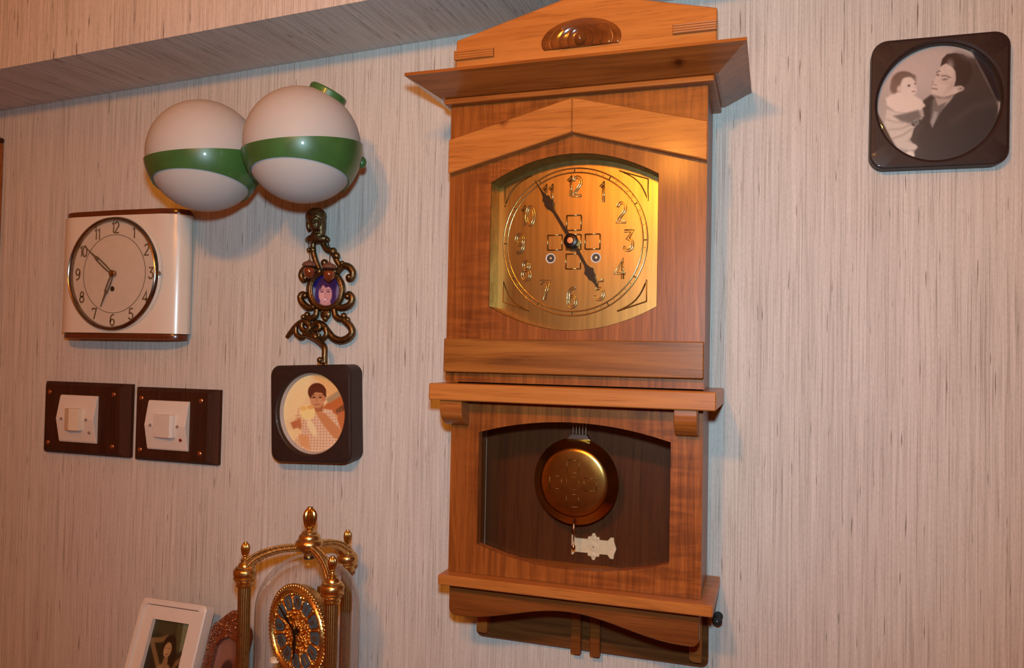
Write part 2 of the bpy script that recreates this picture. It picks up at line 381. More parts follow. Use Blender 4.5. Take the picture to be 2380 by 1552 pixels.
# ================================================================== THE ROOM
XL, XR, YF, ZT = -1.78, 2.6, -4.2, 2.62
struct(obj('wall_back', box(XL, XR, 0, .1, 0, ZT), 'paper'))
struct(obj('wall_left', box(XL-.1, XL, YF, .1, 0, ZT), 'plaster')); struct(obj('wall_right', box(XR, XR+.1, YF, .1, 0, ZT), 'plaster'))
struct(obj('wall_front', box(XL-.1, XR+.1, YF-.1, YF, 0, ZT), 'plaster'))
struct(obj('floor', box(XL-.1, XR+.1, YF-.1, .1, -.1, 0), 'floor')); struct(obj('ceiling', box(XL-.1, XR+.1, YF-.1, .1, ZT, ZT+.1), 'plaster'))
# papered beam along the top of the wall, its underside rising slightly to the right
def beam():
    b = BM(); zl, zr = 2.046-.0413*(XL+1.43)*-1, 0
    z = lambda x: 2.0535+.0425*(x+1.43)
    P = []
    for x in (XL, XR):
        P.append([b.verts.new((x, 0, z(x))), b.verts.new((x, -.168, z(x)-.006)), b.verts.new((x, -.168, ZT)), b.verts.new((x, 0, ZT))])
    for i in range(4): b.faces.new((P[0][i], P[0][(i+1) % 4], P[1][(i+1) % 4], P[1][i]))
    b.faces.new(P[0]); b.faces.new(P[1]); return b
struct(obj('wall_beam', beam(), 'paper'))
struct(obj('trim_1', box(-1.50, -1.421, -.022, 0, 0, 1.989, .003), 'board2')); struct(obj('trim_2', box(XL, -1.421, -.024, 0, 1.989, 1.998, .002), 'ebony'))
d = struct(obj('door_1', box(XL, -1.50, -.016, 0, 0, 1.989, .002), 'veneer'))
obj('door_handle', lathe([(.0, .045), (.012, .045), (.014, .04), (.008, .03), (.008, .0), (.02, -.002)], 16, (-1.56, -.018, 1.0), 'Y'), 'brass', d, 40)
# pendant lamp that gives the warm room light
t = thing('pendant_lamp', 'two lit round bulbs on a dark pendant hanging from the ceiling', 'lamp', (BULB.x, BULB.y, ZT))
for q, b_ in enumerate(BULBS):
    bl = obj('bulb', ball(b_, .045 if q == 0 else .032, 24), 'bulb', t, 180)
    obj('socket', lathe([(.012, .05), (.018, .055), (.018, .10), (.006, .11)], 20, b_), 'black', t, 40)
    obj('arm', tube(spline([b_+Vector((0, 0, .105)), b_+Vector((0, 0, .15)), Vector((BULB.x+(b_.x-BULB.x)*.4, BULB.y, 2.40)), (BULB.x, BULB.y, 2.40)], 8), .004), 'black', t, 60)
obj('cord', tube([(BULB.x, BULB.y, 2.39), (BULB.x, BULB.y, ZT-.02)], .003), 'black', t, 60)
obj('ceiling_rose', lathe([(.005, -.03), (.03, -.025), (.05, 0)], 24, (BULB.x, BULB.y, ZT)), 'black', t, 40)
# sideboard below the frame, carrying the mantel things
ST = .975
t = thing('sideboard', 'brown wooden sideboard under the brass dome clock', 'sideboard', (-.86, -.2, 0))
obj('worktop', box(-1.36, -.36, -.42, -.004, ST-.025, ST, .003), 'board2', t)
obj('body', box(-1.34, -.38, -.40, -.006, .06, ST-.0255, .002), 'board2', t)
for i in range(2):
    x0 = -1.335+i*.478; dd = obj('door', box(x0, x0+.470, -.418, -.4005, .10, ST-.04, .003), 'veneer', t)
    obj('knob', lathe([(.0, .03), (.012, .028), (.012, .02), (.006, .012), (.006, 0)], 16, (x0+(.44 if i == 0 else .03), -.418, .62), 'Y'), 'brass', dd, 40)
for x in (-1.32, -.42):
    for y in (-.38, -.05): obj('leg', box(x, x+.03, y, y+.03, 0, .0595, .002), 'darkx', t)
# ================================================================== THE BIG WALL CLOCK
ck = thing('pendulum_wall_clock', 'tall walnut pendulum wall clock with brass dial, cornice and pediment', 'clock', (-.253, -.06, 1.176))
# case
for x0 in (-.4185, -.0945): obj('side_panel', box(x0, x0+.010, -.1060, -.0115, 1.3010, 1.9400, .0008), 'veneer', ck)
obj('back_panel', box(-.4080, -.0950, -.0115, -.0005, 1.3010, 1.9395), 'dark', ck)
bb = obj('backboard', prism(rrect(-.4185, -.0815, 1.1785, 1.2990, .010), .0008, .0125, b=.0012), 'darkx', ck)
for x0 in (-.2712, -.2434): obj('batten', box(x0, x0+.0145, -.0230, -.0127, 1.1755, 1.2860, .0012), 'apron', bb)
for x0, s in ((-.412, 1), (-.105, -1)): obj('corner_block', prism([(x0, 1.2860), (x0, 1.193), (x0+.004, 1.190), (x0+.016, 1.190), (x0+.0165, 1.20), (x0+.016, 1.24), (x0+.010, 1.2860)], .0127, .030, b=.001), 'board2', bb)
# upper door with its arched opening
UP = barrel(-.2545, .1130, 1.6630, 1.8318, 1.6315, 1.8645)
obj('upper_door', prism([(-.4285, 1.5605), (-.0820, 1.5605), (-.0820, 1.9400), (-.4285, 1.9400)], .1065, .125, [UP]), 'veneer', ck)
gl = .0445
for s, pts in ((0, [(-.4262, 1.8445), (-.2534, 1.8895), (-.2534, 1.9350), (-.4262, 1.8908)]), (1, [(-.2531, 1.8895), (-.0808, 1.8425), (-.0808, 1.8912), (-.2531, 1.9350)])):
    obj('gable_board', prism(pts, .1252, .1375, b=.0012), 'board', ck)
obj('rail', box(-.4270, -.0820, -.1375, -.1252, 1.5738, 1.6192, .0012), 'strip', ck)
# dial
ZC, XC, DD = 1.7528, -.2597, .0915
dp = obj('dial_plate', prism(barrel(-.2565, .1290, 1.6550, 1.8400, 1.6230, 1.8735), .086, .0915), 'brass_dial', ck, label='brushed brass dial plate with embossed numerals')
n = BM(); U2 = UP; A = [n.verts.new((x, -.1245, z)) for x, z in U2]; B_ = [n.verts.new((x+( .0012 if x < -.2545 else -.0012)*0, -.0917, z)) for x, z in U2]
for i in range(len(U2)): j = (i+1) % len(U2); n.faces.new((A[i], A[j], B_[j], B_[i]))
for v in n.verts: v.co.x += (-.2545-v.co.x)*.004; v.co.z += (1.7475-v.co.z)*.004
obj('dial_surround', n, 'reveal', ck)
def ring2(cx, cz, r, d, n=72): return [(cx+r*math.cos(2*PI*i/n), -d, cz+r*math.sin(2*PI*i/n)) for i in range(n)]
for r in (.0998, .0940): 
    obj('minute_ring', tube(ring2(XC, ZC, r, DD), .00075, True, 6), 'brass_line', dp, 180)
    obj('minute_ring_groove', tube(ring2(XC, ZC, r+.0009, DD-.0001), .0006, True, 5), 'groove', dp, 180)
b = BM()
for i in range(12):
    a = i*PI/6; c, s = math.sin(a), math.cos(a); nb = tube([(XC+c*.0945, -DD, ZC+s*.0945), (XC+c*.0993, -DD, ZC+s*.0993)], .0009, False, 6); obj('hour_mark', nb, 'groove', dp, 180)
    for k in range(1, 5):
        a2 = a+k*PI/30; b = ball((XC+math.sin(a2)*.0969, -DD, ZC+math.cos(a2)*.0969), .0008, 8, b)
obj('minute_dots', b, 'brass_line', dp, 180)
NR = .0755
for i in range(1, 13):
    a = i*PI/6; rx = NR*1.0; cx = XC+math.sin(a)*rx; cz = ZC+math.cos(a)*rx; b = None; g = None
    for pts, cl in text_lines(str(i), cx, cz, .0255, .86):
        for o_ in outline(pts, .0014, cl):
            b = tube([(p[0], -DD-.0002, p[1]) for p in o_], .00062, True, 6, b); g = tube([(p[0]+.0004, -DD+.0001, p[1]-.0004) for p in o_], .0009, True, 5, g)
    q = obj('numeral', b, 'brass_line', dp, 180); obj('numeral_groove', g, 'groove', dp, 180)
def square(cx, cz, h, d, parent, mat, r=.0007):
    P = [(cx+sx*h, -d, cz+sz*h) for sx, sz in ((-1, -1), (1, -1), (1, 1), (-1, 1))]; n = None
    for i in range(4): n = tube([P[i], P[(i+1) % 4]], r, False, 6, n)
    return obj('embossed_square', n, mat, parent, 180)
for dx, dz in ((0, 0), (0, .0262), (0, -.0262), (-.0262, 0), (.0262, 0)):
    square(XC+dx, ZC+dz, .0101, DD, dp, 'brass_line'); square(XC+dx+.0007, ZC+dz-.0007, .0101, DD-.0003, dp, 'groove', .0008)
for sx in (-1, 1):
    for sz in (-1, 1):
        a0, a1 = math.radians(33), math.radians(57); R_ = .1085
        A = [(XC+sx*R_*1.02*math.cos(a0+(a1-a0)*k/8)*1.0, ZC+sz*R_*1.0*math.sin(a0+(a1-a0)*k/8)) for k in range(9)]
        k0 = (XC+sx*.0995, ZC+sz*.052); k1 = (XC+sx*.061, ZC+sz*.0935); cor = (XC+sx*.0995, ZC+sz*.0805)
        crv = [(k0[0]+(k1[0]-k0[0])*q/8+sx*.0055*math.sin(PI*q/8), k0[1]+(k1[1]-k0[1])*q/8+sz*.0055*math.sin(PI*q/8)) for q in range(9)]
        obj('corner_spandrel', tube([(x, -DD, z) for x, z in crv+[cor]], .0007, True, 6), 'brass_line', dp, 60)
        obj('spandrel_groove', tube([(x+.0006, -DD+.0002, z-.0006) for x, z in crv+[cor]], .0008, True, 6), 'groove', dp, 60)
for dx, dz in ((-.0315, -.0218), (.0315, -.0222)):
    hl = obj('winding_hole', lathe([(.0052, 0), (.0060, .0010), (.0068, .0010), (.0070, 0)], 24, (XC+dx, -DD, ZC+dz), 'Y', closed_prof=True), 'switch', dp, 40)
    obj('winding_socket', lathe([(0, .0004), (.0053, .0004), (.0053, 0)], 20, (XC+dx, -DD, ZC+dz), 'Y'), 'black', hl, 40)
    obj('winding_arbor', lathe([(0, .0016), (.0018, .0014), (.0022, .0004)], 12, (XC+dx, -DD, ZC+dz), 'Y'), 'steel', hl, 40)
def hand(px, d, L, mat, kind, parent, name, orn):
    hx, hz = XC, ZC; T = at(*px, d); dx, dz = T.x-hx, T.z-hz; a = math.atan2(dz, dx); L = math.hypot(dx, dz)
    o = orn*L
    prof = [(-.010, .0022), (.0, .0034), (.012, .0024), (o-.015, .0019), (o-.009, .0040), (o-.0055, .0072), (o-.001, .0052), (o+.0035, .0058), (o+.0065, .0030), (o+.014, .0013), (L, .0002)]
    pts = [(x, y) for x, y in prof]+[(x, -y) for x, y in prof[::-1]]
    c, s = math.cos(a), math.sin(a)
    obj(name, prism([(hx+x*c-y*s, hz+x*s+y*c) for x, y in pts], d, d+.0016, b=.0004), mat, parent)
hand((1243, 418), .099, 0, 'black_metal', 0, ck, 'minute_hand', .66)
hand((1390, 668), .096, 0, 'black_metal', 0, ck, 'hour_hand', .72)
obj('hand_hub', lathe([(.0085, -.0085), (.0098, 0), (.0098, .0035), (.0085, .0045), (0, .0045)], 28, (XC-.0008, -.1, ZC), 'Y'), 'black_metal', ck, 40)
obj('hub_nut', lathe([(0, .0072), (.0040, .0070), (.0048, .0060), (.0048, .0045)], 24, (XC-.0008, -.1, ZC), 'Y'), 'copper', ck, 40)
# cornice
n = BM()
def rect(x0, x1, d, z): return [n.verts.new(p) for p in ((x0, -.0005, z), (x0, -d, z), (x1, -d, z), (x1, -.0005, z))]
L_ = [rect(-.4385, -.0690, .1400, 1.9482), rect(-.4660, -.0375, .1850, 1.9640), rect(-.4690, -.0338, .1905, 1.9652), rect(-.4690, -.0338, .1905, 1.9690)]
for a, b in zip(L_, L_[1:]):
    for i in range(4): n.faces.new((a[i], a[(i+1) % 4], b[(i+1) % 4], b[i]))
n.faces.new(L_[0]); n.faces.new(L_[-1])
obj('cornice', n, 'cornice', ck)
obj('cornice_moulding', box(-.4345, -.0735, -.1375, -.0005, 1.9402, 1.9480, .0022, 3), 'board2', ck)
# pediment
pd = obj('pediment', prism([(-.4166, 1.9692), (-.0712, 1.9692), (-.0712, 2.0292), (-.2440, 2.0705), (-.4166, 2.0258)], .1260, .1400, b=.0012), 'board', ck)
for x0, x1, z0, z1 in ((-.4180, -.3610, 1.9975, 2.0100), (-.1247, -.0708, 2.0008, 2.0130)):
    for k in range(4):
        h = (z1-z0)/4; obj('reeded_strip', box(x0, x1, -.1462, -.1385, z0+k*h, z0+(k+1)*h-.0002, .0013, 2), 'board', pd)
RC = (-.2422, 2.0080)
for k, (rw, rh, dd_) in enumerate(((.0530, .0278, .0012), (.0410, .0238, .0022), (.0285, .0198, .0032), (.0170, .0165, .0042))):
    cut = -.0095 if k < 3 else -.0098
    pts = [(RC[0]+rw*math.cos(a), RC[1]+max(cut+abs(math.cos(a))*0, rh*math.sin(a))) for a in [2*PI*i/48 for i in range(48)]]
    pp = []
    for p in pts:
        if not pp or (abs(p[0]-pp[-1][0])+abs(p[1]-pp[-1][1])) > 1e-5: pp.append(p)
    n = BM(); rings = []
    for sc, dp_ in ((1.0, .1395), (1.0, .1400+dd_), (.955, .1407+dd_), (.80, .1400+dd_-.0012), (.3, .1400+dd_-.0016)):
        rings.append([n.verts.new((RC[0]+(x-RC[0])*sc, -dp_, RC[1]+(z-RC[1])*sc)) for x, z in pp])
    for a, b in zip(rings, rings[1:]):
        for i in range(len(pp)): j = (i+1) % len(pp); n.faces.new((a[i], a[j], b[j], b[i]))
    n.faces.new(rings[-1]); obj('carved_shell', n, 'carved', pd, 50)
obj('carved_boss', ball((RC[0], -.1455, RC[1]), .0078, 20), 'carved', pd, 180)
# middle shelf, corbels, lower window
obj('middle_shelf', box(-.4400, -.0655, -.1550, -.0005, 1.5362, 1.5585, .0014), 'board', ck)
for x0, x1 in ((-.4262, -.3948), (-.1157, -.0880)):
    pr = [(.1182, 1.5360), (.1485, 1.5360), (.1490, 1.5290)]+[(.1180+.0310*math.cos(a), 1.5270-.0255*math.sin(a)) for a in [k*PI/16 for k in range(1, 8)]]+[(.1182, 1.5012)]
    n = BM(); f = n.faces.new([n.verts.new((x0, -d_, z)) for d_, z in pr]); r = bmesh.ops.extrude_face_region(n, geom=[f])
    bmesh.ops.translate(n, verts=[v for v in r['geom'] if isinstance(v, bmesh.types.BMVert)], vec=(x1-x0, 0, 0)); bmesh.ops.recalc_face_normals(n, faces=n.faces); bev(n, .0008)
    obj('corbel', n, 'board2', ck)
LW = barrel(-.2515, .1290, 1.3408, 1.4925, 1.3200, 1.5115)
obj('lower_door', prism([(-.4215, 1.3012), (-.0832, 1.3012), (-.0832, 1.5360), (-.4215, 1.5360)], .1040, .1180, [LW]), 'veneer', ck)
obj('window_glass', box(-.3900, -.1130, -.1035, -.1015, 1.3100, 1.5200), 'glass_s', ck)
obj('base_shelf', box(-.4275, -.0675, -.1400, -.0005, 1.2872, 1.3008, .0014), 'board', ck)
ap = [(-.4195, 1.2870), (-.4195, 1.2510)]+[(-.4095-.010*math.cos(a), 1.2515-.010*math.sin(a)) for a in (.3, .7, 1.1, 1.57)]
ap += [(-.2525+.150*u, 1.2415+.0235*(.5+.5*math.cos(PI*u))**1.0) for u in [-1+.1*k for k in range(21)]]
ap += [(-.0945+.010*math.sin(a), 1.2515-.010*math.cos(a)) for a in (0, .45, .85, 1.25)]+[(-.0845, 1.2870)]
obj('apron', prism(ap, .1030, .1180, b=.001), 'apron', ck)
# pendulum
pn = obj('pendulum_bob', lathe([(0, -.003), (.050, -.003), (.0597, -.0012), (.0603, .0002), (.0596, .0012), (.0500, .0102), (.0490, .0122), (.0470, .0140), (.042, .0152), (.030, .0160), (.015, .0164), (0, .0165)], 64, (-.2607, -.0500, 1.4245), 'Y'), 'brass', ck, 35, label='round brass pendulum bob')
for dx, dz in ((0, 0), (0, .0232), (0, -.0235), (-.0245, 0), (.0245, 0)): square(-.2612+dx, 1.4235+dz, .0086, .0660, pn, 'gold_dark', .0005)
for k in range(5): obj('pendulum_rod', tube([(-.2607+(k-2)*.0046+.004, -.050, 1.487), (-.2607+(k-2)*.0046+.004, -.050, 1.60)], .0010, False, 8), 'steel', ck, 60)
obj('rod_bracket', prism([(-.2607-.017+.003, 1.4825), (-.2607+.018+.003, 1.4825), (-.2607+.012+.003, 1.4900), (-.2607-.010+.003, 1.4900)], .048, .054, b=.0006), 'steel', ck)
obj('pendulum_tip', lathe([(0, -.030), (.0016, -.029), (.0030, -.026), (.0030, -.0245), (.0012, -.022), (.0010, -.006), (.0022, -.003), (.0034, 0), (.0020, .003), (.0018, .008)], 16, (-.2625, -.0500, 1.3585)), 'copper', ck, 50)
SX, SZ = -.2418, 1.3275
bs = prism([(SX-.030, SZ-.0100), (SX+.026, SZ-.0100), (SX+.026, SZ+.0100), (SX-.030, SZ+.0100)], .0116, .0145, b=.0005)
bs = prism([(SX+.024, SZ-.0150), (SX+.029, SZ-.0150), (SX+.0295, SZ-.009), (SX+.0330, SZ), (SX+.0295, SZ+.009), (SX+.029, SZ+.0150), (SX+.024, SZ+.0150), (SX+.020, SZ+.010), (SX+.020, SZ-.010)], .0116, .0148, b=.0005, bm=bs)
bs = prism([(SX-.0325, SZ-.0140), (SX-.0300, SZ-.0145), (SX-.027, SZ-.010), (SX-.027, SZ+.010), (SX-.0300, SZ+.0145), (SX-.0325, SZ+.0140)], .0116, .0146, b=.0005, bm=bs)
for (x, z, r) in ((0, .0125, .0042), (0, -.0125, .0042), (0, .0165, .0026), (0, -.0165, .0026), (-.006, .0115, .0026), (.006, .0115, .0026), (-.006, -.0115, .0026), (.006, -.0115, .0026), (0, 0, .0070)):
    bs = lathe([(r, .0116), (r, .0146), (r*.7, .0152), (0, .0152)], 16, (SX+x, 0, SZ+z), 'Y', bm=bs)
sc_ = obj('beat_scale', bs, 'ivory', ck, 40, label='ornate ivory beat scale plate')
obj('scale_pin', lathe([(0, .0165), (.0011, .0162), (.0012, .015)], 10, (SX, 0, SZ), 'Y'), 'steel', sc_, 40)
# ================================================================== peg beside the clock
kp = at(1667, 1443, .022)
pg = thing('wall_peg', 'small dark round-headed peg in the wall beside the clock base', 'peg', (kp.x, 0, kp.z))
obj('head', lathe([(0, .0245), (.0055, .024), (.0068, .022), (.0064, .0195), (.0025, .0185)], 24, (kp.x, 0, kp.z), 'Y'), 'black', pg, 40)
obj('shank', lathe([(.0025, .0185), (.0025, .004), (.0062, .0038), (.0064, .0002)], 20, (kp.x, 0, kp.z), 'Y'), 'black', pg, 40)
obj('tip', lathe([(0, .0256), (.0010, .0252), (.0012, .0243)], 10, (kp.x, 0, kp.z), 'Y'), 'steel', pg, 40)
# ================================================================== SMALL CREAM CLOCK
SCX, SCZ = -1.0870, 1.7252
sm = thing('cream_wall_clock', 'cream ceramic wall clock with round dial and dark wooden edges', 'clock', (SCX, 0, SCZ-.115))
def cushion(hw, dp, z0, z1, dmin=.0006):
    pr = [(-hw+.012, dmin), (-hw+.004, .008), (-hw, .018)]+[(-hw+.048-.048*math.cos(a), .018+(dp-.0205)*math.sin(a)) for a in [k*PI/20 for k in range(1, 11)]]
    pr += [(0, dp)]+[(-x, y) for x, y in pr[::-1]]
    n = BM(); f = n.faces.new([n.verts.new((SCX-.006+x, -y, z0)) for x, y in pr]); r = bmesh.ops.extrude_face_region(n, geom=[f])
    bmesh.ops.translate(n, verts=[v for v in r['geom'] if isinstance(v, bmesh.types.BMVert)], vec=(0, 0, z1-z0)); bmesh.ops.recalc_face_normals(n, faces=n.faces); return n
obj('ceramic_body', cushion(.1360, .0520, SCZ-.1025, SCZ+.1020), 'ceramic', sm, 40)
for z0, z1 in ((SCZ-.1130, SCZ-.1027), (SCZ+.1022, SCZ+.1120)): obj('wooden_edge', bev(cushion(.1325, .0495, z0, z1), .0015, 2, 60), 'umber', sm, 40)
DR = .0945
obj('dial_rim', lathe([(DR+.006, .0505), (DR+.0045, .0545), (DR+.0005, .0570), (DR-.001, .0570), (DR-.002, .0530)], 72, (SCX, 0, SCZ), 'Y', closed_prof=True), 'ceramic', sm, 50)
fc = obj('dial_face', lathe([(0, .0533), (DR-.001, .0533), (DR-.001, .0515)], 72, (SCX, 0, SCZ), 'Y'), 'face', sm, 50)
obj('bezel', lathe([(DR-.0025, .0535), (DR-.0025, .0600), (DR, .0622), (DR+.0030, .0605), (DR+.0040, .0560)], 72, (SCX, 0, SCZ), 'Y', closed_prof=True), 'chrome', sm, 50)
obj('bezel_catch', lathe([(0, .008), (.003, .007), (.004, .002), (.003, 0)], 12, (SCX+DR+.006, -.0555, SCZ-.001), 'Y'), 'chrome', sm, 40)
obj('chapter_line', tube(ring2(SCX, SCZ, .0680, .0534), .0006, True, 5), 'numeral', fc, 180)
def stroke(pts, cl, w, d0, d1, bm):
    o = outline(pts, w, cl)
    if cl: return prism([tuple(p) for p in o[1]] if abs(o[1][0][0]) > 1e9 else [tuple(p) for p in o[1]], d0, d1, [[tuple(p) for p in o[0]]], bm=bm)
    # open strokes: a flat ribbon of quads
    l, r = offset(pts, w, False), offset(pts, -w, False); n = BM(); A = [n.verts.new((p[0], -d1, p[1])) for p in l]; B = [n.verts.new((p[0], -d1, p[1])) for p in r]
    A2 = [n.verts.new((p[0], -d0, p[1])) for p in l]; B2 = [n.verts.new((p[0], -d0, p[1])) for p in r]
    for i in range(len(l)-1):
        n.faces.new((A[i], A[i+1], B[i+1], B[i])); n.faces.new((A[i], A2[i], A2[i+1], A[i+1])); n.faces.new((B[i], B[i+1], B2[i+1], B2[i]))
    return join(bm, n)
for i in range(1, 13):
    a = i*PI/6; b = None
    for pts, cl in text_lines(str(i), SCX+math.sin(a)*.0805, SCZ+math.cos(a)*.0805, .0185, .95): b = stroke(pts, cl, .0013, .0530, .0537, b)
    obj('numeral', b, 'numeral', fc)
def shand(px, name, wd, d, tail):
    T = at(*px, d); dx, dz = T.x-SCX, T.z-SCZ; L = math.hypot(dx, dz); a = math.atan2(dz, dx); c, s = math.cos(a), math.sin(a)
    prof = [(0, wd*.6), (L*.25, wd), (L*.55, wd*.9), (L*.62, wd*.4), (L, .0004)]; pts = prof+[(x, -y) for x, y in prof[::-1]]
    ins = [(L*.08, wd*.25), (L*.25, wd*.45), (L*.5, wd*.4)]; ins = ins+[(x, -y) for x, y in ins[::-1]]
    tr = lambda q: [(SCX+x*c-y*s, SCZ+x*s+y*c) for x, y in q]
    obj(name, prism(tr(pts), d, d+.0012, [tr(ins)]), 'numeral', sm)
shand((196, 571), 'minute_hand', .0040, .0575, 0); shand((234, 713), 'hour_hand', .0042, .0560, 0)
obj('hand_hub', lathe([(.006, .0535), (.006, .0595), (.004, .0610), (0, .0612)], 20, (SCX, 0, SCZ), 'Y'), 'chrome', sm, 40)
kh = at(261, 671, .0535); obj('winding_hole', lathe([(0, .0536), (.0046, .0536), (.0046, .053)], 20, (kh.x, 0, kh.z), 'Y'), 'black', fc, 40)
n = BM(); bmesh.ops.create_circle(n, cap_ends=False, segments=4, radius=.001); n.free()
obj('dial_glass', lathe([(DR-.003, .0605), (.07, .0635), (.04, .0655), (0, .0662)], 56, (SCX, 0, SCZ), 'Y', caps=False), 'glass', sm, 180)
# ================================================================== SWITCHES
def switch(x0, x1, z0, z1, pc, label, double):
    cx, cz = (x0+x1)/2, (z0+z1)/2; t = thing('light_switch', label, 'light switch', (cx, 0, cz), group='light switches on dark wooden plates')
    n = BM(); r = [(x0, x1, z0, z1, .0006), (x0, x1, z0, z1, .008), (x0+.010, x1-.016, z0+.006, z1-.006, .0185)]; R = []
    for a, b, c, d_, dd in r: R.append([n.verts.new(p) for p in ((a, -dd, c), (b, -dd, c), (b, -dd, d_), (a, -dd, d_))])
    for a, b in zip(R, R[1:]):
        for i in range(4): n.faces.new((a[i], a[(i+1) % 4], b[(i+1) % 4], b[i]))
    n.faces.new(R[0]); n.faces.new(R[-1]); bmesh.ops.recalc_face_normals(n, faces=n.faces); bev(n, .001, 2, 15)
    pl = obj('wooden_plate', n, 'ebony', t)
    for sx in (x0+.020, x1-.030):
        for sz in (z0+.019, z1-.019): obj('screw', lathe([(0, .0205), (.0025, .0204), (.0042, .0190), (.0042, .018)], 14, (sx, 0, sz), 'Y'), 'copper', pl, 40)
    # white plate, thickest along its horizontal middle line
    px, pz = pc; n = BM(); lev = [(-.0425, .0187), (-.0425, .0215), (-.0395, .0232), (0, .0310), (.0395, .0232), (.0425, .0215), (.0425, .0187)]
    f = n.faces.new([n.verts.new((px-.0430, -d_, pz+z)) for z, d_ in lev]); r = bmesh.ops.extrude_face_region(n, geom=[f])
    bmesh.ops.translate(n, verts=[v for v in r['geom'] if isinstance(v, bmesh.types.BMVert)], vec=(.086, 0, 0)); bmesh.ops.recalc_face_normals(n, faces=n.faces); bev(n, .0010, 2, 40)
    fp = obj('face_plate', n, 'switch', t)
    if double:
        n = BM(); q = [(px-.022, -.0315, 0), (px-.004, -.0395, 0), (px+.017, -.0370, 0), (px+.017, -.026, 0), (px-.022, -.024, 0)]
    else:
        n = BM(); q = [(px-.021, -.0335, 0), (px+.018, -.0390, 0), (px+.021, -.0345, 0), (px+.021, -.026, 0), (px-.021, -.024, 0)]
    f = n.faces.new([n.verts.new((x, y, pz-.0195)) for x, y, z in q]); r = bmesh.ops.extrude_face_region(n, geom=[f])
    bmesh.ops.translate(n, verts=[v for v in r['geom'] if isinstance(v, bmesh.types.BMVert)], vec=(0, 0, .039)); bmesh.ops.recalc_face_normals(n, faces=n.faces); bev(n, .0008, 2)
    obj('rocker', n, 'rocker' if double else 'switch', t)
    for sx in (-.030, .0275): obj('face_screw', lathe([(0, .0015), (.0026, .0013), (.0028, 0)], 12, (px+sx, -.0306, pz), 'Y'), 'grey', fp, 40)
    obj('indicator', lathe([(0, .0020), (.0026, .0014), (.0032, 0)], 12, (px+.031, -.0262, pz-.023), 'Y'), 'grey' if double else 'red', fp, 40)
switch(-1.2840, -1.0845, 1.4020, 1.5325, (-1.1905, 1.4672), 'light switch with cream two-tone rocker, on the left dark wooden plate under the cream clock', True)
switch(-1.0725, -.8955, 1.4005, 1.5285, (-.9900, 1.4648), 'light switch with square white rocker and red indicator, on the right dark wooden plate', False)
# ================================================================== DOUBLE GLOBE LAMP
GR = .0812; G1 = Vector((-.8040, -.17, 1.8835)); G2 = Vector((-.6362, -.17, 1.8885))
lp = thing('globe_wall_lamp', 'wall lamp with two white globes banded in green metal', 'lamp', (-.72, 0, 1.885))
def clip_band(c, R1, nB, hB):
    """shell of a sphere between the level plane and a tilted plane"""
    n = BM(); bmesh.ops.create_uvsphere(n, u_segments=96, v_segments=48, radius=R1)
    bmesh.ops.bisect_plane(n, geom=n.verts[:]+n.edges[:]+n.faces[:], plane_co=(0, 0, -.003), plane_no=(-.06, -.118, .99), clear_outer=True)
    bmesh.ops.bisect_plane(n, geom=n.verts[:]+n.edges[:]+n.faces[:], plane_co=nB*hB, plane_no=nB, clear_outer=True)
    r = bmesh.ops.solidify(n, geom=n.faces[:], thickness=.0022)
    bmesh.ops.translate(n, verts=n.verts, vec=c); return n
NB = Vector((.06, -.18, -.98)).normalized(); NCAPS = (Vector((.45, .80, .40)).normalized(), Vector((.43, .09, .90)).normalized())
HB = .0490
for i, g in enumerate((G1, G2)):
    gb = obj('globe', ball(g, GR, 64), 'opal', lp, 180)
    obj('green_band', clip_band(g, GR+.0026, NB, HB), 'green', gb, 40)
    q = NCAPS[i].to_track_quat('Z', 'Y').to_matrix().to_4x4()
    n = lathe([(.0245, .068), (.0270, .0700), (.0270, .0835), (.0250, .0858), (.010, .0862), (0, .0862)], 40); bmesh.ops.transform(n, matrix=Matrix.Translation(g) @ q, verts=n.verts)
    cp = obj('top_cap', n, 'green', gb, 40)
    n = lathe([(.0030, .086), (.0030, .0875), (0, .088)], 12); bmesh.ops.transform(n, matrix=Matrix.Translation(g) @ q, verts=n.verts); obj('cap_nut', n, 'bronze', cp, 40)
    obj('arm', tube(spline([g+Vector((0, .07, -.01)), g+Vector((.02*(1 if i == 0 else -1), .11, -.012)), Vector((-.775+(-.02 if i == 0 else .02), -.03, 1.925)), Vector((-.775+(-.012 if i == 0 else .012), -.012, 1.925))], 8), .007), 'green', lp, 60)
obj('wall_rose', lathe([(.045, .0006), (.045, .012), (.038, .020), (0, .022)], 40, (-.775, 0, 1.925), 'Y'), 'green', lp, 40)
kn = at(841, 377, .12); obj('switch_knob', ball(kn, .0068, 18, None, (1, 1, 1.25)), 'green', lp, 180)
obj('knob_arm', tube([kn+Vector((-.002, .003, 0)), kn+Vector((-.03, .03, .005)), (-.76, -.016, 1.925)], .0035), 'green', lp, 60)
# ================================================================== BRONZE HANGER
def z3(x, y, d=.014): return at(660+x/3.98, 470+y/3.98, d)
hg = thing('key_hanger', 'bronze wall hanger with bust, scrolls, oval portrait and hook', 'ornament', z3(380, 815, 0))
n = ball(z3(297, 132, .018), .0168, 20, None, (1.08, .9, .86)); n = ball(z3(290, 190, .023), .0120, 16, n, (.92, .85, 1.25)); n = ball(z3(352, 215, .016), .0105, 14, n, (.62, .8, 2.1)); n = ball(z3(236, 185, .016), .0090, 14, n, (.62, .8, 1.8))
n = ball(z3(305, 275, .017), .0088, 14, n, (1.05, .9, 1.3)); n = ball(z3(308, 338, .015), .0185, 18, n, (1.15, .55, .46)); n = ball(z3(305, 310, .018), .0105, 14, n, (1.2, .7, .9)); n = ball(z3(278, 205, .0345), .0025, 8, n, (1, 1, 1.7)); n = ball(z3(322, 278, .027), .003, 8, n)
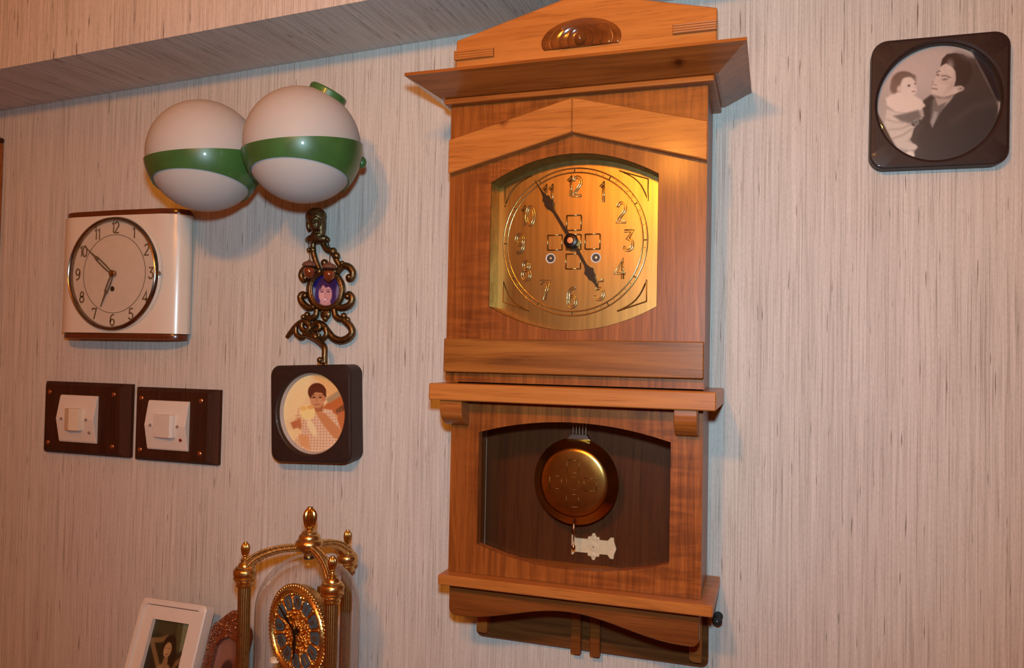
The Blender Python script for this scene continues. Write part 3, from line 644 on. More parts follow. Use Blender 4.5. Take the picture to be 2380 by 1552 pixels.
for x in (222, 402): n = ball(z3(x, 345, .016), .0046, 10, n)
for x in (262, 300): n = ball(z3(x, 178, .0325), .0018, 8, n, (1.3, .8, .8))
for k in range(7): n = ball(z3(252+k*15, 118+6*abs(k-3)**1.3, .0335-.0009*abs(k-3)**1.5), .0024, 8, n, (.8, .8, 1.5))
n = ball(z3(280, 234, .0335), .0024, 8, n, (1.5, .6, .5))
bu = obj('bust', n, 'bronze', hg, 180); rm = bu.modifiers.new('fuse', 'REMESH'); rm.mode = 'VOXEL'; rm.voxel_size = .0009; rm.use_smooth_shade = True
pw_ = z3(312, 340, .016); obj('wall_pin', tube([(pw_.x, -.001, pw_.z), pw_], .003), 'bronze', hg, 60)
def scroll(name, pts, r, d=.014, balls=()):
    P = spline([z3(x, y, d) for x, y in pts], 6); N = len(P)
    rr = [r*(.72+.5*math.sin(PI*min(1, .25+.75*i/N))) for i in range(N)]
    n = tube(P, rr, False, 10)
    for x, y, q in balls: n = ball(z3(x, y, d+.001), q, 12, n)
    return obj(name, n, 'bronze', hg, 180)
scroll('stem', [(275, 365), (268, 440), (290, 530), (320, 600), (340, 640)], .0040, .014, [(268, 440, .0055)])
scroll('stem', [(355, 365), (395, 430), (455, 465), (490, 540), (530, 610)], .0042, .014, [(455, 455, .0068), (487, 495, .0062)])
scroll('scroll', [(490, 650), (545, 590), (600, 595), (638, 645), (628, 700), (598, 710), (590, 680)], .0046, .014, [(603, 690, .0052), (540, 565, .0045)])
scroll('scroll', [(300, 640), (235, 600), (180, 630), (160, 680), (185, 722), (210, 700)], .0046, .014, [(195, 700, .0052)])
scroll('scroll', [(470, 955), (540, 975), (610, 945), (632, 885), (605, 845), (578, 865)], .0046, .014, [(588, 868, .0050)])
scroll('scroll', [(285, 965), (230, 975), (175, 935), (150, 880), (172, 845), (205, 858)], .0046, .014, [(195, 862, .0050)])
scroll('scroll', [(462, 985), (478, 1050), (525, 1080), (560, 1060), (545, 1030)], .0042, .014, [(555, 1050, .0052), (590, 1085, .0045)])
scroll('scroll', [(305, 985), (295, 1045), (250, 1072), (205, 1060), (225, 1030)], .0042, .014, [(215, 1040, .0052), (180, 1060, .0045)])
scroll('hook_bar', [(550, 1085), (610, 1140), (632, 1200), (600, 1250), (530, 1278), (460, 1255), (410, 1200), (365, 1140), (305, 1112), (262, 1150), (240, 1180)], .0050)
scroll('hook_bar', [(255, 1170), (225, 1120), (180, 1105), (120, 1140), (70, 1195), (28, 1248)], .0045, .016)
for pts in ([(110, 1150), (115, 1215), (160, 1250), (190, 1235), (180, 1205)], [(170, 1110), (165, 1160), (205, 1190), (240, 1160), (225, 1130)], [(290, 1180), (330, 1165), (325, 1125), (285, 1130)], [(380, 1150), (395, 1220), (360, 1260), (320, 1250), (330, 1215)]): scroll('curl', pts, .0036, .019)
P = spline([z3(185, 1212, .022), z3(265, 1245, .026), z3(335, 1290, .034), z3(375, 1340, .040), z3(376, 1410, .042), z3(376, 1488, .042)], 6); n = tube(P, .0046, False, 10); n = ball(z3(332, 1458, .048), .0048, 12, n); n = tube([z3(376, 1480, .042), z3(332, 1470, .047)], .004, False, 8, n); n = tube([z3(262, 1180, .016), z3(300, 1265, .030)], .005, False, 8, n)
obj('key_hook', n, 'bronze', hg, 180)
E = lambda a, k, d: z3(388+150*k*math.cos(a), 812+172*k*math.sin(a), d)
n = tube([E(2*PI*i/48, 1.0, .016) for i in range(48)], .0040, True, 10); n = tube([E(2*PI*i/48, .90, .018) for i in range(48)], .0022, True, 8, n); n = tube([E(2*PI*i/48, 1.02, .008) for i in range(48)], .0055, True, 8, n)
obj('oval_frame', n, 'bronze', hg, 180)
n = ball(z3(385, 1030, .014), .011, 14, None, (.9, .35, .9)); n = ball(z3(383, 1075, .014), .005, 10, n)
for x, y in ((355, 1010), (412, 1010), (383, 1045)): n = ball(z3(x, y, .0185), .0022, 8, n)
obj('shield_drop', n, 'bronze', hg, 180)
for x, y in ((375, 560), (330, 640), (470, 640)): obj('leaf_boss', ball(z3(x, y, .015), .0062, 12), 'bronze', hg, 180)
p = Print(255, 521, 655, 969, (70, 66, 110), 90)
p.ell(290, 860, 60, 120, (140, 130, 150), 8); p.ell(500, 850, 40, 130, (120, 105, 130), 8); p.ell(375, 730, 130, 85, (38, 30, 92), 6); p.ell(395, 790, 88, 120, (52, 28, 72), 4); p.ell(320, 870, 34, 100, (60, 40, 92), 4); p.ell(455, 880, 26, 90, (58, 34, 80), 4)
p.ell(380, 945, 52, 60, (196, 128, 124), 3); p.ell(382, 850, 62, 92, (206, 138, 134), 3); p.ell(355, 860, 26, 50, (224, 160, 152), 5, 0, .7); p.poly([(330, 740), (450, 730), (445, 800), (415, 780), (385, 790), (360, 760), (335, 810)], (58, 30, 70), 3)
for x in (352, 410): p.ell(x, 828, 14, 6, (70, 38, 60), 2); p.line([(x-17, 812), (x+15, 808)], 5, (80, 45, 65), 2)
p.line([(382, 835), (376, 872), (388, 878)], 5, (176, 105, 105), 2); p.ell(380, 905, 26, 9, (238, 206, 200), 1.5); p.line([(354, 900), (380, 916), (406, 898)], 5, (150, 50, 70), 1.5)
p.build('oval_photo', lambda u, v: z3(255+266*u, 969-314*v, .0125), hg, .3, .3, lambda u, v: (u-.5)**2+(v-.5)**2 < .245)
pc_ = z3(388, 812, .0125); n = lathe([(.0215, .0005), (.0215, .0110), (0, .0110)], 40, (0, 0, 0), 'Y')
for v in n.verts: v.co.x *= 1.15; v.co += Vector((pc_.x, 0, pc_.z))
obj('photo_backing', n, 'bronze', hg, 40)
# acorns hanging from the bust
for (x, y, top, wire, lab) in ((235, 640, 585, [(222, 350), (232, 400), (238, 470), (240, 535)], 'amber glass acorn with brown cap, hanging left of the oval portrait'), (418, 668, 605, [(398, 350), (425, 420), (425, 500), (420, 550)], 'amber glass acorn with brown cap, hanging in front of the oval portrait top')):
    D_ = .040; c = z3(x, y, D_); k = z3(x, top, D_); t = thing('acorn_pendant', lab, 'pendant', c, group='acorn pendants on the bronze hanger')
    obj('nut', lathe([(0, -.0118), (.0012, -.0110), (.0050, -.0090), (.0082, -.0050), (.0092, .0), (.0088, .004), (.006, .006)], 24, c), 'acorn', t, 60)
    obj('cap', lathe([(.0090, -.0015), (.0112, -.0005), (.0116, .0015), (.0100, .0042), (.0065, .0062), (.0030, .0074), (.0022, .0095), (0, .0098)], 24, k), 'acorn_cap', t, 40)
    obj('wire', tube(spline([z3(a, b, .022+.018*i/(len(wire)-1)) for i, (a, b) in enumerate(wire)], 5), .0007, False, 6), 'bronze', t, 180)
    if x < 300: obj('bead', ball(z3(232, 440, .028), .004, 12), 'bronze', t, 180)
# ================================================================== PHOTO FRAMES ON THE WALL
def rim_frame(t, hw, hh, rad, rx, rz, d, inner_d, mat):
    n = BM(); raw = rrect(-hw, hw, -hh, hh, rad, 8); out = []
    for i in range(len(raw)):
        (xa, za), (xb, zb) = raw[i], raw[(i+1) % len(raw)]; st = max(1, int(math.hypot(xb-xa, zb-za)/.006))
        if math.hypot(xb-xa, zb-za) > 1e-6: out += [(xa+(xb-xa)*q/st, za+(zb-za)*q/st) for q in range(st)]
    k = len(out)
    inn = [(rx*math.cos(a), rz*math.sin(a)) for a in [math.atan2(z/rz, x/rx) for x, z in out]]
    L = [(out, .0006), (out, d-.003), ([(x*(1-.0012/hw), z*(1-.0012/hh)) for x, z in out], d-.0008), ([(x*(1-.004/hw), z*(1-.004/hh)) for x, z in out], d), ([(x*1.035, z*1.035) for x, z in inn], d), (inn, d-.0015), ([(x*.985, z*.985) for x, z in inn], d-.004), ([(x*.985, z*.985) for x, z in inn], inner_d), ([(x*.985, z*.985) for x, z in inn], .0006)]
    R = [[n.verts.new((x, -dd, z)) for x, z in l] for l, dd in L]
    for a, b in zip(R, R[1:]+[R[0]]):
        for i in range(k): j = (i+1) % k; n.faces.new((a[i], a[j], b[j], b[i]))
    return obj('frame', n, mat, t, 14, world=False)
# sepia snapshot, left
t = thing('square_photo_frame', 'thick dark brown square frame with round sepia snapshot, under the bronze hook', 'picture frame', (-.6985, 0, 1.4985), (0, math.radians(-2.2), 0))
rim_frame(t, .0735, .0775, .016, .0620, .0655, .0380, .02, 'frame')
obj('liner_ring', lathe([(.058, .022), (.0605, .030), (.0618, .031), (.0625, .022)], 64, (0, 0, 0), 'Y', closed_prof=True), 'liner', t, 40, world=False)
for v in t.children[-1].data.vertices: v.co.z *= 1.055
p = Print(137, 540, 957, 1462, (240, 190, 135), 170)
p.poly([(137, 957), (320, 957), (300, 1100), (210, 1240), (137, 1260)], (245, 200, 140), 8); p.poly([(300, 957), (540, 957), (540, 1100), (420, 1130), (400, 1050)], (238, 170, 105), 8)
p.poly([(380, 1180), (470, 1090), (500, 1060), (545, 1140), (545, 1400), (480, 1400), (470, 1220)], (196, 100, 48), 4); p.poly([(460, 1190), (530, 1140), (530, 1180), (470, 1215)], (120, 66, 36), 4); p.poly([(405, 1120), (480, 1070), (500, 1100), (420, 1150)], (176, 138, 96), 4)
p.poly([(190, 1270), (250, 1240), (260, 1300), (215, 1330)], (190, 105, 60), 4); p.poly([(230, 1460), (260, 1290), (270, 1220), (380, 1180), (440, 1190), (480, 1270), (500, 1340), (450, 1430), (330, 1470)], (236, 190, 150), 3)
for k in range(16): p.line([(240+k*17, 1180+0*k), (215+k*19, 1470)], 5, (200, 120, 85), 1.6, .55)
for k in range(14): p.line([(220, 1225+k*17), (500, 1205+k*19)], 5, (200, 120, 85), 1.6, .55)
p.poly([(140, 1330), (235, 1300), (262, 1330), (210, 1380), (150, 1390)], (245, 195, 135), 5); p.poly([(240, 1340), (300, 1350), (310, 1440), (250, 1410)], (226, 150, 95), 4)
p.poly([(335, 1190), (400, 1210), (500, 1320), (490, 1370), (450, 1360), (380, 1270)], (206, 128, 78), 3); p.poly([(318, 1150), (392, 1150), (385, 1200), (340, 1200)], (176, 98, 58), 3)
p.ell(352, 1078, 54, 55, (92, 38, 20), 2.5); p.ell(352, 1122, 42, 56, (208, 138, 92), 2.5); p.poly([(300, 1090), (310, 1050), (360, 1045), (405, 1060), (408, 1110), (394, 1115), (390, 1085), (340, 1080), (312, 1120)], (96, 42, 24), 2.5)
for x in (334, 372): p.ell(x, 1112, 10, 5, (86, 40, 24), 1.5); p.line([(x-13, 1099), (x, 1096), (x+13, 1099)], 4, (140, 80, 52), 2.5)
p.line([(352, 1110), (350, 1135)], 5, (176, 105, 66), 2); p.ell(392, 1120, 12, 18, (200, 122, 80), 2); p.ell(352, 1156, 15, 4, (168, 92, 66), 2.5)
p.ell(295, 1205, 46, 48, (248, 205, 130), 4); p.ell(270, 1180, 20, 14, (240, 180, 100), 3); p.ell(312, 1172, 20, 12, (232, 160, 90), 3); p.ell(320, 1300, 20, 60, (244, 204, 150), 4, -25)
p.grain(.05); p.build('sepia_photo', lambda u, v: ((u-.5)*.124, -.0235, (v-.5)*.131), t, .4, .15, disc, False)
# black and white portrait, right
t = thing('square_photo_frame', 'dark brown square frame with round black and white portrait, right of the big clock', 'picture frame', (.1932, 0, 1.9290), (0, math.radians(.6), 0))
rim_frame(t, .0785, .0830, .019, .0715, .0755, .0215, .008, 'frame')
p = Print(242, 1445, 212, 1342, (172, 148, 136), 240)
p.ell(700, 420, 420, 260, (186, 160, 148), 40); p.poly([(242, 800), (330, 960), (460, 1200), (470, 1342), (242, 1342)], (38, 30, 30), 3)
p.poly([(1130, 212), (1200, 370), (1300, 560), (1400, 780), (1445, 800), (1445, 212)], (22, 22, 30), 4); p.poly([(1050, 330), (1200, 370), (1410, 790), (1445, 1342), (900, 1342), (1000, 700)], (62, 52, 48), 6)
p.poly([(690, 750), (780, 690), (830, 720), (790, 900), (800, 1000), (870, 860), (1010, 710), (1120, 700), (1300, 760), (1410, 830), (1445, 1342), (560, 1342), (650, 1200), (590, 1110), (620, 1010), (720, 890)], (58, 50, 47), 4)
p.line([(1000, 960), (1200, 820), (1380, 800)], 40, (82, 70, 62), 14, .6); p.line([(700, 980), (620, 1090), (660, 1200)], 24, (84, 72, 64), 10, .5)
p.poly([(815, 700), (1000, 690), (960, 760), (870, 830), (830, 800)], (178, 148, 132), 4); p.poly([(785, 760), (820, 720), (850, 800), (930, 770), (880, 860), (845, 900), (800, 1000), (770, 960)], (112, 98, 90), 3); p.poly([(815, 850), (850, 860), (835, 920), (800, 1000), (785, 950)], (158, 140, 130), 3); p.line([(795, 760), (780, 900), (765, 960)], 10, (60, 50, 46), 3)
p.poly([(905, 390), (1000, 425), (1020, 520), (1005, 625), (1090, 620), (1092, 655), (1040, 685), (995, 705), (900, 722), (830, 705), (778, 682), (787, 650), (782, 630), (792, 612), (788, 580), (842, 500), (846, 455)], (206, 174, 156), 2.5)
p.poly([(1000, 470), (1015, 560), (995, 640), (900, 700), (930, 640), (985, 560)], (176, 146, 130), 7, .6); p.poly([(780, 684), (900, 724), (1000, 700), (960, 735), (850, 730)], (120, 98, 88), 5, .8)
p.poly([(868, 420), (885, 350), (930, 305), (1010, 300), (1090, 325), (1150, 390), (1172, 500), (1140, 600), (1085, 640), (1050, 600), (1000, 625), (1020, 560), (1012, 480), (985, 440), (920, 395)], (48, 40, 38), 2.5); p.ell(1110, 350, 70, 22, (92, 82, 78), 10, 30, .7); p.ell(1060, 650, 34, 26, (188, 158, 142), 3); p.ell(1065, 650, 16, 12, (140, 112, 100), 3)
p.line([(836, 478), (852, 462), (862, 466)], 9, (84, 68, 62), 3, .85); p.line([(882, 512), (925, 516), (962, 536)], 10, (88, 72, 66), 3.5, .85); p.ell(845, 502, 12, 7, (84, 70, 64), 2.5); p.ell(912, 550, 22, 8, (92, 76, 70), 3); p.ell(925, 580, 40, 14, (182, 150, 134), 8, 15, .6); p.ell(960, 420, 30, 50, (214, 182, 164), 8, 0, .6); p.line([(800, 560), (792, 590), (830, 598)], 8, (150, 122, 108), 3); p.line([(790, 628), (838, 640)], 9, (120, 84, 76), 2.5)
p.poly([(340, 690), (400, 655), (470, 640), (600, 670), (700, 740), (722, 790), (680, 830), (540, 850), (440, 830), (350, 760)], (222, 190, 170), 4); p.poly([(350, 800), (440, 835), (560, 855), (520, 930), (620, 990), (600, 1080), (560, 1120), (640, 1160), (655, 1190), (580, 1215), (470, 1180), (400, 1080), (330, 940)], (206, 178, 160), 4); p.poly([(420, 870), (560, 850), (660, 830), (690, 900), (600, 950), (500, 930)], (112, 98, 90), 5)
p.line([(380, 1000), (500, 1000), (600, 960)], 10, (150, 128, 116), 5, .7); p.line([(420, 1090), (520, 1060), (600, 1010)], 12, (142, 120, 108), 5, .7); p.line([(350, 900), (430, 930), (520, 940)], 10, (160, 138, 124), 5, .7); p.line([(620, 960), (670, 940)], 40, (62, 54, 50), 3); p.ell(643, 945, 26, 24, (150, 140, 132), 2.5); p.ell(643, 945, 16, 14, (84, 78, 74), 2.5)
p.ell(590, 1260, 45, 40, (228, 196, 174), 3); p.ell(620, 1185, 38, 24, (212, 182, 164), 3); p.ell(705, 790, 20, 16, (216, 182, 162), 3)
p.ell(500, 540, 112, 102, (92, 76, 70), 4); p.ell(420, 590, 40, 60, (104, 86, 80), 4); p.ell(550, 590, 84, 96, (216, 186, 168), 4); p.ell(600, 640, 42, 40, (220, 190, 172), 4); p.poly([(470, 470), (560, 455), (625, 490), (632, 545), (590, 490), (500, 500), (470, 600), (440, 610)], (98, 82, 76), 5); p.ell(565, 585, 12, 9, (62, 48, 44), 2.5); p.ell(626, 570, 8, 8, (80, 64, 58), 2.5); p.ell(628, 606, 14, 9, (206, 172, 154), 3); p.ell(612, 645, 16, 7, (150, 110, 98), 2.5); p.ell(470, 610, 22, 32, (206, 174, 156), 4)
p.line([(700, 700), (690, 600)], 4, (200, 170, 150), 2, .3); p.grain(.05)
p.build('portrait_photo', lambda u, v: ((u-.5)*.1425, -.0085-.0016*(1-4*((u-.5)**2+(v-.5)**2)), (v-.5)*.1505), t, .35, .2, disc, False)
n = lathe([(.0706, .0140), (.062, .0152), (.045, .0166), (.025, .0174), (0, .0177)], 56, (0, 0, 0), 'Y', caps=False)
for v in n.verts: v.co.z *= 1.055
obj('lens_glass', n, 'glass', t, 180, world=False)
# ================================================================== BRASS DOME CLOCK (three columns)
HB_ = at(719, 1262, .15); AX = Vector((HB_.x, -.15))
vd = Vector((AX.x, AX.y+1.12)).normalized(); rv = Vector((vd.y, -vd.x)); cv = -vd
dc = thing('dome_clock', 'gilt anniversary clock under glass dome with three finialed columns', 'clock', (AX.x, AX.y, ST))
ZH = HB_.z
lg = lambda p: (p.x, p.y)
def finial(c, z, s, nflute=12):
    return lathe([(.0050*s, 0), (.0066*s, .0010*s), (.0080*s, .0030*s), (.0078*s, .0048*s), (.0042*s, .0062*s), (.0030*s, .0085*s), (.0034*s, .0100*s)], 24, (c.x, c.y, z)), lathe([(.0030*s, .0100*s), (.0052*s, .0115*s), (.0066*s, .0150*s), (.0078*s, .0205*s), (.0080*s, .0250*s), (.0068*s, .0295*s), (.0046*s, .0325*s), (.0036*s, .0332*s), (.0034*s, .0348*s), (0, .0354*s)], 64, (c.x, c.y, z), flute=(nflute, .16, .0044*s))
obj('base', lathe([(.118, 0), (.122, .004), (.122, .012), (.114, .018), (.112, .022), (.0, .022)], 64, (AX.x, AX.y, ST)), 'gold', dc, 40)
ZCAP = ZH-.0385
CR = .088
for th in (69.7, -50.3, 189.7):
    a = math.radians(th); dv = rv*math.cos(a)+cv*math.sin(a); c = AX+dv*CR; c3 = Vector((c.x, c.y, 0))
    col = obj('column', lathe([(.0080, ST+.030), (.0086, ST+.032), (.0086, ZCAP-.022), (.0080, ZCAP-.021)], 96, (c.x, c.y, 0), flute=(16, .13, .0083)), 'gold_dark', dc, 60)
    obj('plinth', lathe([(.015, ST+.0222), (.015, ST+.026), (.011, ST+.029), (.011, ST+.031)], 28, (c.x, c.y, 0)), 'gold', col, 40)
    cpm = obj('capital', lathe([(.0092, -.0220), (.0115, -.0208), (.0120, -.0185), (.0104, -.0172), (.0108, -.0142), (.0140, -.0122), (.0156, -.0106), (.0156, -.0086), (.0146, -.0076), (.0158, -.0042), (.0158, .0008), (.0146, .0030), (.0131, .0038), (.0131, .0055), (.0096, .0070), (.0090, .0098), (.0060, .0122), (.0045, .0130)], 40, (c.x, c.y, ZCAP)), 'gold', dc, 40)
    b = None
    for k in range(16): b = ball((c.x+.0122*math.cos(k*PI/8), c.y+.0122*math.sin(k*PI/8), ZCAP-.0130), .0016, 8, b)
    obj('capital_beads', b, 'gold', cpm, 180)
    f0, f1 = finial(c3, ZCAP+.0125, .80); obj('finial_base', f0, 'gold', cpm, 60); obj('finial', f1, 'brass', dc, 60)
    # arch rib from the capital to the hub
    path = []
    for k in range(25):
        q = k/24; tt = q*PI/2; rr = .016+(CR-.020)*math.cos(tt)**1.0 if q > 0 else CR-.004
        rr = .014+(CR-.014)*(1-q) if False else .012+(CR-.012)*math.cos(tt)**.92; zz = ZCAP-.002+(ZH-.006-ZCAP+.002)*math.sin(tt)**1.15
        path.append(Vector((AX.x+dv.x*rr, AX.y+dv.y*rr, zz)))
    sd = Vector((-dv.y, dv.x, 0)); n = BM(); rings = []; b = None
    for i, p_ in enumerate(path):
        tg = (path[min(i+1, 24)]-path[max(i-1, 0)]).normalized(); nn = sd.cross(tg).normalized()
        if nn.z < 0 or (nn.z < .2 and nn.dot(Vector((dv.x, dv.y, 0))) < 0): nn = -nn
        wd = .0042+.0035*(1-i/24)**2; hh = .0050+.0055*(1-i/24)**2
        rings.append([n.verts.new(p_+sd*x*wd+nn*y*hh) for x, y in ((-1, -1), (1, -1), (1, .55), (.55, .6), (.5, .9), (-.5, .9), (-.55, .6), (-1, .55))])
        if 1 < i < 24:
            pm = (path[i]+path[i-1])/2
            for pt in (p_, pm):
                b = ball(pt+nn*hh*.85+sd*wd*.85, .0012, 6, b); b = ball(pt+nn*hh*.85-sd*wd*.85, .0012, 6, b)
                for s_ in (-1, 1): b = ball(pt+sd*s_*wd*1.02, .0018, 6, b)
    for a_, b_ in zip(rings, rings[1:]):
        for i in range(8): n.faces.new((a_[i], a_[(i+1) % 8], b_[(i+1) % 8], b_[i]))
    n.faces.new(rings[0]); n.faces.new(rings[-1]); rb = obj('arch_rib', n, 'gold', dc, 20); obj('rib_beads', b, 'gold', rb, 180)
hub = obj('crown_hub', lathe([(0, -.0175), (.0075, -.0172), (.0078, -.0125), (.011, -.0118), (.0165, -.0075), (.0195, -.001), (.0190, .003), (.0165, .0055), (.0150, .0065), (.0152, .0095), (.0135, .0125), (.0110, .0140), (.0108, .0160), (.0075, .0185), (.0050, .0205)], 48, (AX.x, AX.y, ZH)), 'gold', dc, 40)
f0, f1 = finial(Vector((AX.x, AX.y)), ZH+.0085, 1.22, 16); f0.free(); obj('crown_finial', f1, 'brass', hub, 60)
obj('hub_nut', lathe([(.0072, -.0215), (.0072, -.0174)], 20, (AX.x, AX.y, ZH)), 'black', hub, 40)
RD = .0716; ZD = ZH-.018-RD*.98
obj('glass_dome', lathe([(RD, ST+.0225)]+[(RD, ST+.0225+(ZD-ST-.0225)*k/4) for k in range(1, 4)]+[(RD*math.cos(k*PI/48), ZD+RD*math.sin(k*PI/48)) for k in range(0, 24)]+[(0, ZD+RD)], 72, (AX.x, AX.y, 0), caps=False), 'glass', dc, 180)
# dial of the dome clock, turned a little to the left
fn = Vector((-math.sin(math.radians(20)), -math.cos(math.radians(20)), 0)); fx = Vector((-fn.y, fn.x, 0)); uz = Vector((0, 0, 1))
DC = at(694, 1466, .184)
def dl(x, z, o): return DC+fx*x+uz*z+fn*o
Md = Matrix(((fx.x, -fn.x, 0, DC.x), (fx.y, -fn.y, 0, DC.y), (0, 0, 1, DC.z), (0, 0, 0, 1)))
def tod(bm): bmesh.ops.transform(bm, matrix=Md, verts=bm.verts); return bm
DRR = .0590
dd = obj('dial', tod(lathe([(0, -.006), (DRR-.004, -.006), (DRR-.004, .0020), (0, .0020)], 64, (0, 0, 0), 'Y')), 'gold_relief', dc, 40, label='gilt relief dial with blue enamel numeral plaques')
obj('bezel', tod(lathe([(DRR-.007, .002), (DRR-.006, .0055), (DRR-.003, .0075), (DRR, .0060), (DRR+.0015, .001), (DRR+.001, -.012), (DRR-.004, -.012)], 72, (0, 0, 0), 'Y', closed_prof=True)), 'gold', dd, 50)
b = None
for k in range(64):
    a = 2*PI*k/64; b = ball(((DRR-.0085)*math.cos(a), -.0030, (DRR-.0085)*math.sin(a)), .0018, 6, b)
obj('bead_ring', tod(b), 'gold', dd, 180); b = None
for k in range(72):
    a = 2*PI*k/72; b = ball(((DRR+.0022)*math.cos(a), -.0015, (DRR+.0022)*math.sin(a)), .0030, 6, b, (1, 1.5, 1))
obj('rope_edge', tod(b), 'gold', dd, 180)
ROM = ['XII', 'I', 'II', 'III', 'IV', 'V', 'VI', 'VII', 'VIII', 'IX', 'X', 'XI']
for k in range(12):
    a = PI/2-k*PI/6; ca, sa = math.cos(a), math.sin(a)
    def rp(r, s): return (ca*r-sa*s, sa*r+ca*s)
    pl = [(.0300, -.0050), (.0300, .0050), (.0320, .0062), (.0440, .0090), (.0475, .0070), (.0490, 0), (.0475, -.0070), (.0440, -.0090), (.0320, -.0062)]
    pq = obj('numeral_plaque', tod(prism([rp(r, s) for r, s in pl], .0021, .0034, b=.0005)), 'blue_enamel', dd)
    b = None; s = ROM[k]; x = 0; segs = []
    for c in s:
        if c == 'I': segs.append([(x, 0), (x, 1)]); x += .42
        elif c == 'V': segs += [[(x-.1, 1), (x+.2, 0)], [(x+.2, 0), (x+.5, 1)]]; x += .85
        else: segs += [[(x-.1, 0), (x+.45, 1)], [(x-.1, 1), (x+.45, 0)]]; x += .85
    xs = [p_[0] for sg in segs for p_ in sg]; mid = (min(xs)+max(xs))/2; sc = min(.0055, .0125/max(.5, max(xs)-min(xs)))
    for sg in segs:
        pts = []
        for (px_, py_) in sg:
            r_, s_ = .0335+.0115*py_, -(px_-mid)*sc; q = rp(r_, s_); pts.append((q[0], -.0036, q[1]))
        b = tube(pts, .0006, False, 5, b)
    obj('roman_numeral', tod(b), 'gold_dark', pq, 60)
    sp = tube([(*[(q) for q in (math.cos(a+PI/12)*.029,)], -.003, math.sin(a+PI/12)*.029), (math.cos(a+PI/12)*.050, -.003, math.sin(a+PI/12)*.050)], .0017, False, 6)
    sp = ball((math.cos(a+PI/12)*.0495, -.003, math.sin(a+PI/12)*.0495), .0034, 8, sp); sp = ball((math.cos(a+PI/12)*.0300, -.003, math.sin(a+PI/12)*.0300), .0030, 8, sp)
    obj('gilt_spoke', tod(sp), 'gold_relief', dd, 180)
b = None; rs = random.Random(4)
for k in range(150):
    r_ = .0275*math.sqrt(rs.random()); a = rs.random()*2*PI; b = ball((r_*math.cos(a), -.0024, r_*math.sin(a)), .0012+.0016*rs.random(), 6, b)
for k in range(12): b = tube([(.004*math.cos(k*PI/6), -.004, .004*math.sin(k*PI/6)), (.015*math.cos(k*PI/6+.1), -.0035, .015*math.sin(k*PI/6+.1))], .0012, False, 6, b)
o_ = obj('centre_relief', tod(b), 'gold_relief', dd, 180); o_['kind'] = 'stuff'
def dhand(name, ang, L, wd):
    a = math.radians(ang); c, s = math.cos(a), math.sin(a); prof = [(-.004, .0012), (0, .0022), (L*.3, wd*.5), (L*.45, wd), (L*.6, wd*.6), (L*.75, wd*.35), (L, .0003)]; pts = prof+[(x, -y) for x, y in prof[::-1]]
    obj(name, tod(prism([(x*c-y*s, x*s+y*c) for x, y in pts], .0062, .0072)), 'black_metal', dd)
dhand('minute_hand', 143, .050, .0028); dhand('hour_hand', 268, .036, .0042)
obj('hand_hub', tod(lathe([(.0035, .002), (.0035, .0085), (0, .009)], 16, (0, 0, 0), 'Y')), 'black_metal', dd, 40)
# movement behind the dial, post and torsion pendulum
n = BM()
for x0, x1, o0, o1, z0, z1 in ((-.028, .028, -.016, -.013, -.045, .030), (-.028, .028, -.036, -.033, -.045, .030)):
    m_ = box(x0, x1, -o1, -o0, z0, z1); n = join(n, m_)
for x in (-.024, .024):
    for z in (-.040, .025): n = lathe([(.002, .033), (.002, -.0)], 10, (x, .036, z), 'Y', bm=n)
mv = obj('movement', tod(n), 'gold_dark', dc)
n = lathe([(.0, .004), (.0125, .004), (.0125, 0), (0, 0)], 24, (.020, .030, .043), 'Y'); n = box(.014, .026, .018, .034, .030, .060, .001, 1, n); n = box(-.002, .012, .020, .030, .040, .048, .001, 1, n)
obj('suspension_bracket', tod(n), 'brass', mv, 40)
obj('post', box(AX.x-.006, AX.x+.006, AX.y+.004, AX.y+.012, ST+.0225, DC.z-.03, .001), 'gold_dark', dc)
n = None
for k in range(4):
    a = k*PI/2+.3; n = ball((AX.x+.040*math.cos(a), AX.y+.040*math.sin(a), ST+.052), .015, 16, n); n = tube([(AX.x, AX.y, ST+.052), (AX.x+.040*math.cos(a), AX.y+.040*math.sin(a), ST+.052)], .002, False, 6, n)
obj('torsion_pendulum', n, 'brass', dc, 180)
n = lathe([(0, .006), (.007, .0055), (.0075, .001), (.006, 0)], 20, tuple(at(640, 1538, .165))); obj('levelling_knob', n, 'ivory', dc, 40)
# ================================================================== LEANING FRAMES ON THE SIDEBOARD
def lean(name, label, px, dtop, ang, hw):
    """frame leaning against the wall: local x along the wall, local z up the frame; origin at the foot of its back"""
    T = at(*px, dtop); a = math.radians(ang); Ln = (T.z-ST)/math.cos(a)
    y = -dtop-math.sin(a)*Ln
    return thing(name, label, 'picture frame', (T.x+hw, y, ST), (-a, 0, 0)), Ln
t, Ln = lean('white_photo_frame', 'white picture frame leaning on the wall, photo of a woman with raised arms', (352, 1388), .040, 19, .0655)
HWF = .0655
def fr(x0, x1, z0, z1, d0, d1, r, hole, b): return None
n = BM(); out = rrect(-HWF, HWF, .001, Ln, .008, 5); k = len(out); cz = Ln/2
def inset(q): return [(x-(q if x > 0 else -q), z-(q if z > cz else -q)) for x, z in out]
L = [(out, -.022), (out, -.0020), (inset(.002), 0), (inset(.0085), 0), (inset(.0095), -.0030), (inset(.0095), -.022)]
R = [[n.verts.new((x, d_+.0, z)) for x, z in l] for l, d_ in [(l, -d_-.022) for l, d_ in L]]
for a, b in zip(R, R[1:]+[R[0]]):
    for i in range(k): j = (i+1) % k; n.faces.new((a[i], a[j], b[j], b[i]))
obj('frame', n, 'white_frame', t, 40, world=False)
obj('backing', box(-.058, .058, -.010, -.002, .008, Ln-.008), 'brown_cloth', t, world=False)
PW0, PW1, PZ0, PZ1 = -.0360, .0370, .05, Ln-.0310
